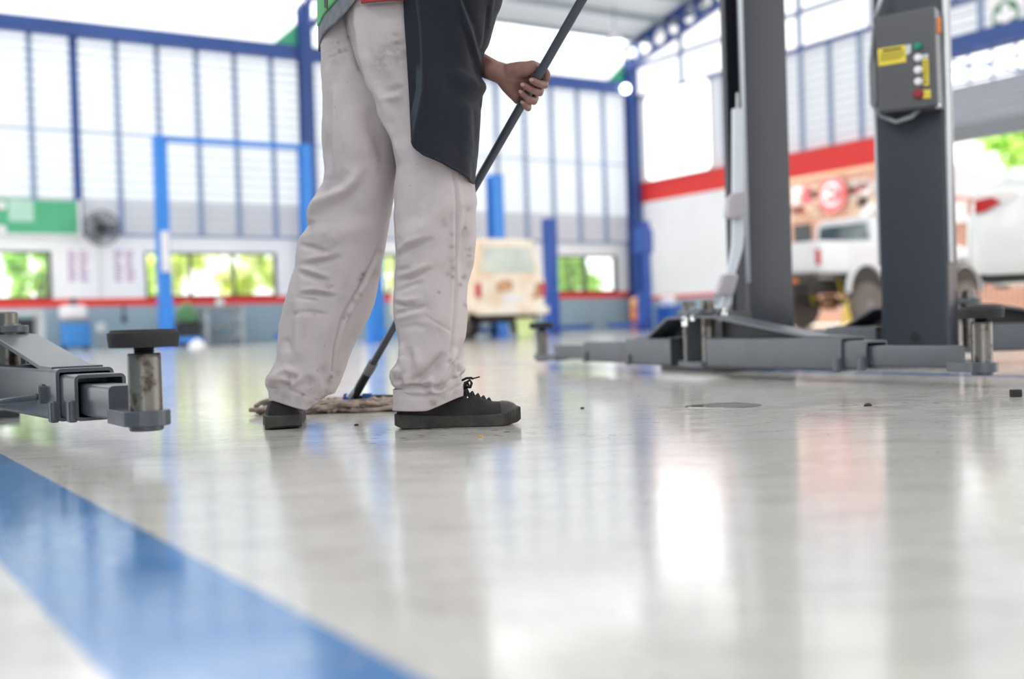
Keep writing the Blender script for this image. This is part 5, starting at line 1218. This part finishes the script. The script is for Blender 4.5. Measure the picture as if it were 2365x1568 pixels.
# ================================================================ SMALL THINGS ALONG THE WALLS
def floor_box(name, px0, px1, s, z0, z1, dp, m, parent=None, r=.03, **k):
    a = on_back(px0, 780, s); b = on_back(px1, 780, s); mb = MB()
    mb.rbox(W((Tof(a) + Tof(b)) / 2, s, (z0 + z1) / 2), (abs(Tof(b) - Tof(a)) / 2, dp / 2, (z1 - z0) / 2), r, (UV, VV, ZV)); return mb.build(name, m, parent, smooth=40, **k)
p = on_back(172, 780, .7); p.z = 0
t_ = thing('parts_washer', p, 'blue tank with white rounded top standing at the back wall below the posters', 'machine')
floor_box('tank', 142, 206, .7, .08, .60, .50, M['blue_tank'], t_, .08); floor_box('grey_band', 144, 204, .7, .58, .66, .50, M['grey_plastic'], t_, .04); floor_box('top_cover', 140, 200, .7, .66, .94, .46, M['offwhite'], t_, .10)
mb = MB(); mb.lathe(W(Tof(p), .7, .93), [(.09, 0), (.06, .05), (.06, .12), (.03, .16)], 16); mb.build('filler_neck', M['black'], t_, smooth=40)
for k in (-1, 1):
    for j in (-1, 1): mb = MB(); mb.lathe(W(Tof(p) + k * .22, .7 + j * .17, .05) - UV * .02, [(.05, 0), (.05, .04)], 14, axis=UV); mb.build('caster', M['black'], t_)
p = on_back(510, 780, .7); p.z = 0
t_ = thing('tool_trolley', p, 'grey metal tool trolley with open shelves under the wide middle window', 'trolley')
a = on_back(468, 780, .7); b = on_back(556, 780, .7); Ta, Tb = Tof(a), Tof(b)
for T in (Ta + .03, Tb - .03):
    for s in (.48, .92): mb = MB(); mb.box(W(T, s, .46), (.03, .02, .42), (UV, VV, ZV)); mb.build('leg', M['light_metal'], t_)
for z, h in ((.14, .03), (.46, .04), (.80, .06)): mb = MB(); mb.box(W((Ta + Tb) / 2, .7, z), ((Tb - Ta) / 2, .24, h), (UV, VV, ZV)); mb.build('shelf', M['grey_plastic'], t_, bevel=.01)
for T in (Ta + .06, Tb - .06):
    for s in (.52, .88): mb = MB(); mb.lathe(W(T, s, .04) - UV * .015, [(.04, 0), (.04, .03)], 14, axis=UV); mb.build('caster', M['black'], t_)
mb = MB(); mb.lathe(W((Ta + Tb) / 2 - .02, .7, .862), [(.08, 0), (.09, .02), (.09, .14), (.04, .18)], 16); o = mb.build('plastic_tub', M['offwhite'], smooth=40); tag(o, 'small white tub on top of the grey tool trolley', 'tub')
o = floor_box('waste_bin', 402, 458, .65, 0, .55, .5, M['slate_dark'], None, .06); tag(o, 'dark bin beside the bright blue lift post, green cover heaped on it', 'bin')
a = on_back(433, 780, .65)
def heap(c, rx, ry, h, m, seed, name, parent=None):
    mb = MB(); n = 28; rings = []
    for i in range(12):
        f = i / 11; rr = math.cos(f * PI / 2) ** .7 if f < 1 else .02
        rings.append([Vector(c) + UV * (rx * max(rr, .02) * math.cos(2 * PI * k / n) * (1 + .18 * noise.noise((k * .5, f * 3, seed)))) + VV * (ry * max(rr, .02) * math.sin(2 * PI * k / n) * (1 + .18 * noise.noise((k * .4, f * 3, seed + 5)))) + ZV * (h * f * (1 + .12 * noise.noise((k * .3, seed, f))) ) for k in range(n)])
    mb.loft(rings); return mb.build(name, m, parent, smooth=True)
o = heap(W(Tof(a), .65, .552), .27, .25, .42, M['green_cloth'], 2, 'cloth_cover'); tag(o, 'green cloth cover heaped on the dark bin beside the blue post', 'cover')
o = heap(P(428, 0, 22.4) * 1 + ZV * -P(428, 0, 22.4).z, .17, .12, .17, M['paper'], 9, 'rag'); tag(o, 'white rag lying on the floor at the foot of the blue lift post', 'rag')
# workbench seen behind the left lift arm
p = on_back(30, 790, 2.6); p.z = 0; t_ = thing('workbench', p, 'light grey framed bench with dark opening, behind the left lift arm', 'bench')
b = on_back(97, 790, 2.6); Tb = Tof(b); Ta = Tb - 1.6
mb = MB(); mb.box(W((Ta + Tb) / 2, 2.6, .76), (.80, .30, .035), (UV, VV, ZV)); mb.build('bench_top', M['light_metal'], t_, bevel=.008)
for T in (Ta + .04, Tb - .04):
    for s in (2.34, 2.86): mb = MB(); mb.box(W(T, s, .365), (.04, .03, .365), (UV, VV, ZV)); mb.build('leg', M['light_metal'], t_)
mb = MB(); mb.box(W((Ta + Tb) / 2, 2.45, .42), (.70, .02, .24), (UV, VV, ZV)); mb.build('back_panel', M['slate_dark'], t_)
# hook with hanging tool, round gauge, lime bucket
p = on_back(286, 722, .03); t_ = thing('hanging_tool', p, 'small dark tool hanging on the grey-blue wall under the posters', 'tool')
mb = MB(); mb.tube([p + ZV * .18, p - ZV * .08], .018, 8); mb.build('shaft', M['slate_dark'], t_, smooth=True); mb = MB(); mb.sphere(p - ZV * .14 + VV * .01, .06, 12, sc=(1, .4, 1.2)); mb.build('head', M['slate_dark'], t_, smooth=True)
p = ground(236, 22.8); t_ = thing('water_filter', p, 'small pale round gauge on a stand right of the blue tank', 'gauge'); q_ = P(233, 757, 22.8)
mb = MB(); mb.tube([p, Vector((p.x, p.y, q_.z - .08))], .025, 10); mb.lathe(p, [(.12, 0), (.12, .02), (.03, .03)], 16); mb.build('stand', M['grey_plastic'], t_, smooth=40); mb = MB(); mb.lathe(q_ - VV * .04, [(.08, 0), (.10, .02), (.10, .06), (.08, .08)], 20, axis=VV); mb.build('dial', M['light_metal'], t_, smooth=40)
M['lime'] = mat('lime_plastic', rgb(214, 228, 160), .5, var=.05)
p = ground(1214, 20.2); mb = MB(); mb.lathe(p, [(.11, 0), (.14, .02), (.17, .33), (.18, .36), (.165, .36), (.15, .06), (.02, .05)], 24); o = mb.build('bucket', M['lime'], smooth=40); tag(o, 'lime green bucket on the floor behind the rusty cream vehicle', 'bucket')
# orange canisters in a column, blue crate with jugs
pc = ground(1471, 28.5); z = 0
for k, (r_, col) in enumerate((((.15), 'brown'), (.15, 'mid'), (.15, 'top'))):
    M['can_' + col] = mat('orange_canister_%s' % col, {'brown': rgb(178, 106, 74), 'mid': rgb(226, 138, 84), 'top': rgb(232, 170, 104)}[col], .5, var=.05)
    mb = MB(); mb.lathe(pc + ZV * z, [(.10, 0), (.145, .02), (.15, .10), (.15, .20), (.135, .25), (.06, .275), (.06, .285)], 24); o = mb.build('canister', M['can_' + col], smooth=40)
    tag(o, {'brown': 'brownish orange canister, lowest of the stack by the corner column', 'mid': 'orange canister, middle of the stack by the corner column', 'top': 'yellowish orange canister, topmost of the stack by the corner column'}[col], 'canister', 'stacked orange canisters'); z += .286
p = ground(1546, 27.6); t_ = thing('crate', p, 'blue plastic crate on the floor by the right wall', 'crate')
mb = MB(); mb.rbox(p + ZV * .29, (.28, .20, .29), .03, (VV, UV, ZV)); mb.build('box', M['blue_plastic'], t_, smooth=40); mb = MB(); mb.rbox(p + ZV * .59, (.30, .22, .02), .03, (VV, UV, ZV)); mb.build('lid', M['blue_plastic'], t_, smooth=40)
for k, (dx, m_, lab) in enumerate(((-.14, 'offwhite', 'white jug on the blue crate, the one farther from the dark lift column'), (.12, 'paper', 'white jug on the blue crate, the one nearer the dark lift column'))):
    b = p + VV * dx + ZV * .61; t_ = thing('jug', b, lab, 'jug', 'white jugs on the blue crate'); mb = MB(); mb.lathe(b, [(.09, 0), (.10, .02), (.10, .18), (.04, .24), (.04, .27)], 18); mb.build('bottle', M[m_], t_, smooth=40); mb = MB(); mb.lathe(b + ZV * .265, [(.045, 0), (.045, .03)], 14); mb.build('cap', M['lamp_orange'], t_)
p = ground(1957, 19.6); t_ = thing('jack_stand', p, 'yellow jack stand on the floor behind the white pickup truck', 'jack stand')
for k in range(4):
    a_ = PI / 4 + k * PI / 2; mb = MB(); mb.tube([p + Vector((.11 * math.cos(a_), .11 * math.sin(a_), .012)), p + ZV * .30 + Vector((.03 * math.cos(a_), .03 * math.sin(a_), 0))], .016, 8); mb.build('leg', M['yellow'], t_)
mb = MB(); mb.lathe(p + ZV * .28, [(.04, 0), (.04, .06), (.025, .07), (.025, .16), (.05, .17), (.05, .19)], 14); mb.build('post', M['yellow'], t_, smooth=40)
M['stand_red'] = mat('dark_red_steel', rgb(120, 36, 34), .5, var=.06)
for k, (x, y, lab) in enumerate(((2.3, .10, 'jack stand holding up the white saloon car, the rear one'), (3.3, .10, 'jack stand holding up the white saloon car, the front one'))):
    p = CARX.p(x, y, 0); t_ = thing('jack_stand', p, lab, 'jack stand', 'jack stands under the saloon car')
    for j in range(4):
        a_ = PI / 4 + j * PI / 2; mb = MB(); mb.tube([p + Vector((.11 * math.cos(a_), .11 * math.sin(a_), .012)), p + ZV * .30 + Vector((.03 * math.cos(a_), .03 * math.sin(a_), 0))], .016, 8); mb.build('leg', M['stand_red'], t_)
    mb = MB(); mb.lathe(p + ZV * .28, [(.04, 0), (.04, .06), (.025, .07), (.025, .17), (.06, .18), (.06, .198)], 14); mb.build('post', M['stand_red'], t_, smooth=40)
# on the near floor
p = floor_at(2351, 917); mb = MB(); mb.rbox(p + ZV * .010 + Vector((0, .012, 0)), (.0135, .012, .010), .004); o = mb.build('rubber_block', M['rubber'], smooth=40); tag(o, 'small black rubber block on the floor at the right edge', 'block')
M['water'] = mat('shallow_dirty_water', rgb(140, 133, 123), .05, var=.05, spec=.5)
p = floor_at(1668, 937); mb = MB(); n = 44
rg = []
for f, zz in ((1.0, .0003), (.94, .0008), (.6, .0009)):
    rg.append([p + Vector((.10 * f * math.cos(2 * PI * k / n) * (1 + .30 * noise.noise((math.cos(2 * PI * k / n) * .8, math.sin(2 * PI * k / n) * .8, 3))), .10 * f * math.sin(2 * PI * k / n) * (1 + .30 * noise.noise((math.cos(2 * PI * k / n) * .8, math.sin(2 * PI * k / n) * .8, 3))), zz)) for k in range(n)])
mb.loft(rg, False, True); o = mb.build('puddle', M['water'], smooth=True); tag(o, 'small water puddle on the floor in front of the dark lift arms', 'puddle')
r_ = random.Random(11); M['tanchip'] = mat('tan_chip', rgb(190, 150, 90), .8, var=.1); M['grit'] = mat('dark_floor_grit', rgb(70, 58, 46), .9, var=.1)
for k, (x, y, sz, lab) in enumerate(((1110, 1011, .006, 'tiny tan chip on the floor below the right shoe'), (824, 983, .006, 'tiny dark chip on the floor between the shoes'), (1345, 944, .006, 'tiny brown chip on the floor left of the puddle'), (2005, 938, .010, 'flat dark scrap on the floor right of the puddle'))):
    c_ = floor_at(x, y); mb = MB(); rings = [[c_ + Vector((sz * s_ * math.cos(2 * PI * j / 7) * r_.uniform(.7, 1.3), sz * s_ * math.sin(2 * PI * j / 7) * r_.uniform(.7, 1.3), z_ * sz)) for j in range(7)] for s_, z_ in ((1, 0), (1, .4), (.5, .8))]
    mb.loft(rings); o = mb.build('chip', M['tanchip'] if k == 0 else M['grit']); tag(o, lab, 'chip', 'chips on the floor')
# ================================================================ OUTSIDE
EX = 6.0
mb = MB(); mb.box(*wb(EX, EX + .25, -6, 5.6, 0, 4.8)); mb.box(*wb(EX, EX + .25, 5.6, 22, 0, 3.4)); o = mb.build('brick_building', M['brick']); tag(o, 'orange brick building outside the bay, behind the white pickup truck', 'building')
mb = MB(); mb.box(*wb(EX - .03, EX, -6, 5.6, 4.40, 4.80)); mb.build('tan_band', mat('tan_fascia', rgb(214, 184, 150), .7, var=.04), o)
for (x0, y0, x1, y1) in ((1838, 560, 1860, 490),):
    pass
# printed panels on the brick wall
pr_ = random.Random(5)
M['print_a'] = mat('mixed_pale_print', rgb(206, 192, 172), .6, var=.3, scale=3.0, c2=rgb(166, 120, 96)); M['print_b'] = mat('mixed_white_print', rgb(216, 210, 206), .6, var=.3, scale=4.0, c2=rgb(140, 126, 108)); M['print_red'] = mat('round_red_print', rgb(216, 84, 92), .6, var=.1, scale=3.5, c2=rgb(232, 150, 150))
def on_brick(px, py, T=EX - .04): return hit(px, py, W(T, 0), UV)
def brick_panel(x0, y0, x1, y1, m, lab, name='wall_poster'):
    p = on_brick(x0, y0); q_ = on_brick(x1, y1); mb = MB(); mb.box(*wb(EX - .05, EX - .005, sof(p), sof(q_), min(p.z, q_.z), max(p.z, q_.z))); o = mb.build(name, M[m]); tag(o, lab, 'poster', 'posters on the brick building')
    sa, sb, za, zb = sof(p), sof(q_), min(p.z, q_.z), max(p.z, q_.z)
    if name == 'wall_poster':
        for k in range(9):
            cs = pr_.uniform(sa + .15, sb - .15); cz = pr_.uniform(za + .10, zb - .10); mb = MB(); mb.box(*wb(EX - .06, EX - .045, max(sa, cs - pr_.uniform(.08, .25)), min(sb, cs + pr_.uniform(.08, .25)), max(za, cz - .12), min(zb, cz + .12))); mb.build('picture', M[pr_.choice(['paper', 'ink_red', 'bark', 'rust', 'offwhite', 'print_red'])], o)
    return o
brick_panel(1822, 432, 1893, 500, 'print_a', 'pale printed panel left of the red circle on the brick building'); brick_panel(1960, 418, 2052, 446, 'print_b', 'pale upper panel right of the red circle on the brick building'); brick_panel(1962, 458, 2052, 498, 'print_a', 'beige lower panel right of the red circle on the brick building')
p = on_brick(1924, 450, EX - .10); mb = MB(); mb.lathe(p, [(.52, 0), (.52, .05), (.49, .06)], 36, axis=-UV); o = mb.build('round_sign', M['print_red']); tag(o, 'round red printed sign on the brick building', 'sign')
mb = MB(); mb.tube([p - UV * .065 + VV * .30 * math.cos(t) + ZV * .30 * math.sin(t) for t in np.linspace(.4, 5.6, 28)], .045, 8); mb.build('pale_ring', M['paper'], o); mb = MB(); mb.prism([p - UV * .06 + VV * x + ZV * y for x, y in ((-.26, -.06), (.10, -.06), (.10, .10), (-.26, .10))], -UV * .02); mb.build('pale_bar', M['paper'], o)
o = brick_panel(2186, 470, 2234, 512, 'paper', 'blank white board on the brick wall above the pickup bonnet', 'notice_board'); o['category'] = 'sign'; del o['group']
p = on_brick(1852, 512); mb = MB(); mb.box(W(EX - .03, sof(p), 2.55), (.02, .35, .5), (UV, VV, ZV)); o = mb.build('window_opening', M['slate_dark']); tag(o, 'small dark window in the brick wall behind the pickup cab', 'window')
# white canopy in front of the brick building
q = [hit(x, y, W(4.4, 0), UV) for x, y in ((2140, 352), (2420, 462), (2420, 424), (2140, 446))]
mb = MB(); mb.prism([q[0], q[1], q[1] - ZV * .12, q[3] + ZV * .0], UV * 1.5); o = mb.build('canopy', M['offwhite']); tag(o, 'white sloping canopy in front of the brick building at the right', 'canopy')
for x in (2150, 2410):
    b = hit(x, 700, W(5.2, 0), UV); b.z = -.03; mb = MB(); mb.box(b + ZV * 1.55, (.05, .05, 1.58), (UV, VV, ZV)); mb.build('post', M['offwhite'], o)
# shrubs and trees
def leaves(name, c, rad, n, size, m, parent, seed):
    g_ = np.random.default_rng(seed); d = g_.normal(size=(n, 3)); d /= np.linalg.norm(d, axis=1, keepdims=True)
    # clumped: leaves gather around sub-centres
    k = max(6, n // 90); sc = g_.normal(size=(k, 3)); sc /= np.linalg.norm(sc, axis=1, keepdims=True); sc *= g_.uniform(.25, .85, (k, 1))
    pos = sc[g_.integers(0, k, n)] + d * g_.uniform(0, .32, (n, 1)); pos = pos * np.array(rad) + np.array(c)
    a = g_.normal(size=(n, 3)); a /= np.linalg.norm(a, axis=1, keepdims=True); b = np.cross(a, g_.normal(size=(n, 3))); b /= np.linalg.norm(b, axis=1, keepdims=True)
    sz = size * g_.uniform(.6, 1.3, (n, 1)); V = np.stack([pos - a * sz, pos + b * sz * .5, pos + a * sz, pos - b * sz * .5], 1).reshape(-1, 3) - np.array(ORG[parent.name])
    me = bpy.data.meshes.new(name); me.from_pydata(V.tolist(), [], (np.arange(n * 4).reshape(n, 4)).tolist()); me.materials.append(m)
    o = bpy.data.objects.new(name, me); COL.objects.link(o); o.parent = parent; ORG[o.name] = ORG[parent.name]; return o
def plant(name, T, s, z0, rad, h, m, label, cat, group, seed, n=1500, size=.12):
    b = W(T, s, -.03); t = thing(name, b, label, cat, group)
    leaves('foliage', (b.x, b.y, z0 + h), rad, n, size, M[m], t, seed)
    r_ = random.Random(seed); mb = MB(); mb.tube([b, b + Vector((.05, 0, z0 * .5 + .2)), b + Vector((.0, .05, z0 + h * .8))], [.09, .07, .03], 8)
    mb.build('trunk', M['bark'], t, smooth=True)
    for k in range(4):
        a = r_.uniform(0, 6.3); mb = MB(); mb.tube([b + ZV * (z0 * .6 + .3), b + Vector((rad[0] * .5 * math.cos(a), rad[1] * .5 * math.sin(a), z0 + h * (.6 + .2 * k)))], [.04, .012], 6); mb.build('branch', M['bark'], t)
specs = [(-21.5, -3.6, 'leaf_c'), (-18.9, -4.4, 'leaf_a'), (-17.0, -3.4, 'leaf_c'), (-15.2, -4.0, 'leaf_b'), (-13.4, -3.5, 'leaf_b'), (-11.9, -4.2, 'leaf_a'), (-10.2, -3.5, 'leaf_a'), (-8.2, -4.2, 'leaf_b'), (-6.0, -3.7, 'leaf_a'), (-3.4, -4.3, 'leaf_b'), (-1.2, -3.7, 'leaf_c'), (1.0, -4.4, 'leaf_b')]
where = ['at the far left of the left window', 'left half of the left window', 'middle of the left window', 'right half of the left window', 'at the left end of the wide middle window', 'in the middle of the wide middle window', 'at the right end of the wide middle window', 'left of the worker, between two windows', 'behind the worker and the cream vehicle', 'in the left pane of the far corner window', 'in the right pane of the far corner window', 'beyond the corner column']
colr = {'leaf_a': 'yellow-green', 'leaf_b': 'green', 'leaf_c': 'pale green'}
for i, (T, s, m) in enumerate(specs): plant('shrub', T, s, .5, (1.0, 1.0, 1.35), 1.55, m, '%s sunlit shrub outside, %s' % (colr[m], where[i]), 'shrub', 'sunlit shrubs behind the back wall', 20 + i, 1300, .14)
for i, (T, s, z0, rad, lab) in enumerate(((15.0, -1.6, 3.4, (1.5, 1.5, 1.7), 'green tree above the white canopy, right beside the lift column with the control box'), (15.5, 1.2, 3.6, (1.7, 1.7, 1.9), 'green tree above the white canopy, below the end of the shutter'))):
    plant('tree', T, s, z0, rad, 2.0, 'leaf_c' if i == 0 else 'leaf_b', lab, 'tree', 'trees beyond the brick building', 60 + i, 1000, .20)
# ================================================================ CAMERA, LIGHT
cam = bpy.data.cameras.new('camera'); co = bpy.data.objects.new('camera', cam); COL.objects.link(co)
cam.sensor_width = 36; cam.lens = 36 * FPX / 2365; cam.clip_start = .05; cam.clip_end = 400
mw = Matrix(((_R[0], _U[0], -_F[0], 0), (_R[1], _U[1], -_F[1], 0), (_R[2], _U[2], -_F[2], CAMH), (0, 0, 0, 1)))
co.matrix_world = mw
cam.dof.use_dof = True; cam.dof.focus_distance = 2.62; cam.dof.aperture_fstop = 1.75
bpy.context.scene.camera = co
w = bpy.data.worlds.new('sky'); bpy.context.scene.world = w; w.use_nodes = True
nt = w.node_tree; nt.nodes.clear()
out = nt.nodes.new('ShaderNodeOutputWorld'); bg = nt.nodes.new('ShaderNodeBackground'); tc = nt.nodes.new('ShaderNodeTexCoord')
sx = nt.nodes.new('ShaderNodeSeparateXYZ'); rp = nt.nodes.new('ShaderNodeValToRGB')
nt.links.new(tc.outputs['Generated'], sx.inputs[0]); nt.links.new(sx.outputs[2], rp.inputs[0])
rp.color_ramp.elements[0].position = 0.0; rp.color_ramp.elements[0].color = (1, 1, 1, 1)
rp.color_ramp.elements[1].position = 0.9; rp.color_ramp.elements[1].color = (.93, .96, 1.0, 1)
nt.links.new(rp.outputs[0], bg.inputs[0]); bg.inputs[1].default_value = 1.15; nt.links.new(bg.outputs[0], out.inputs[0])
sun = bpy.data.lights.new('sun', 'SUN'); so = bpy.data.objects.new('sun', sun); COL.objects.link(so)
sun.energy = 3.0; sun.angle = math.radians(4); sun.color = (1, .96, .9)
sd = Vector((-.45, .62, 0.95)).normalized()      # towards the sun: behind the back wall, high on the left
so.rotation_euler = sd.to_track_quat('Z', 'Y').to_euler(); so.location = (0, 20, 20)
vs = bpy.context.scene.view_settings; vs.view_transform = 'Standard'; vs.look = 'None'; vs.exposure = 1.28; vs.gamma = 1.0; vs.use_curve_mapping = False
bpy.context.scene.cycles.max_bounces = 8
bpy.context.scene.cycles.transparent_max_bounces = 12
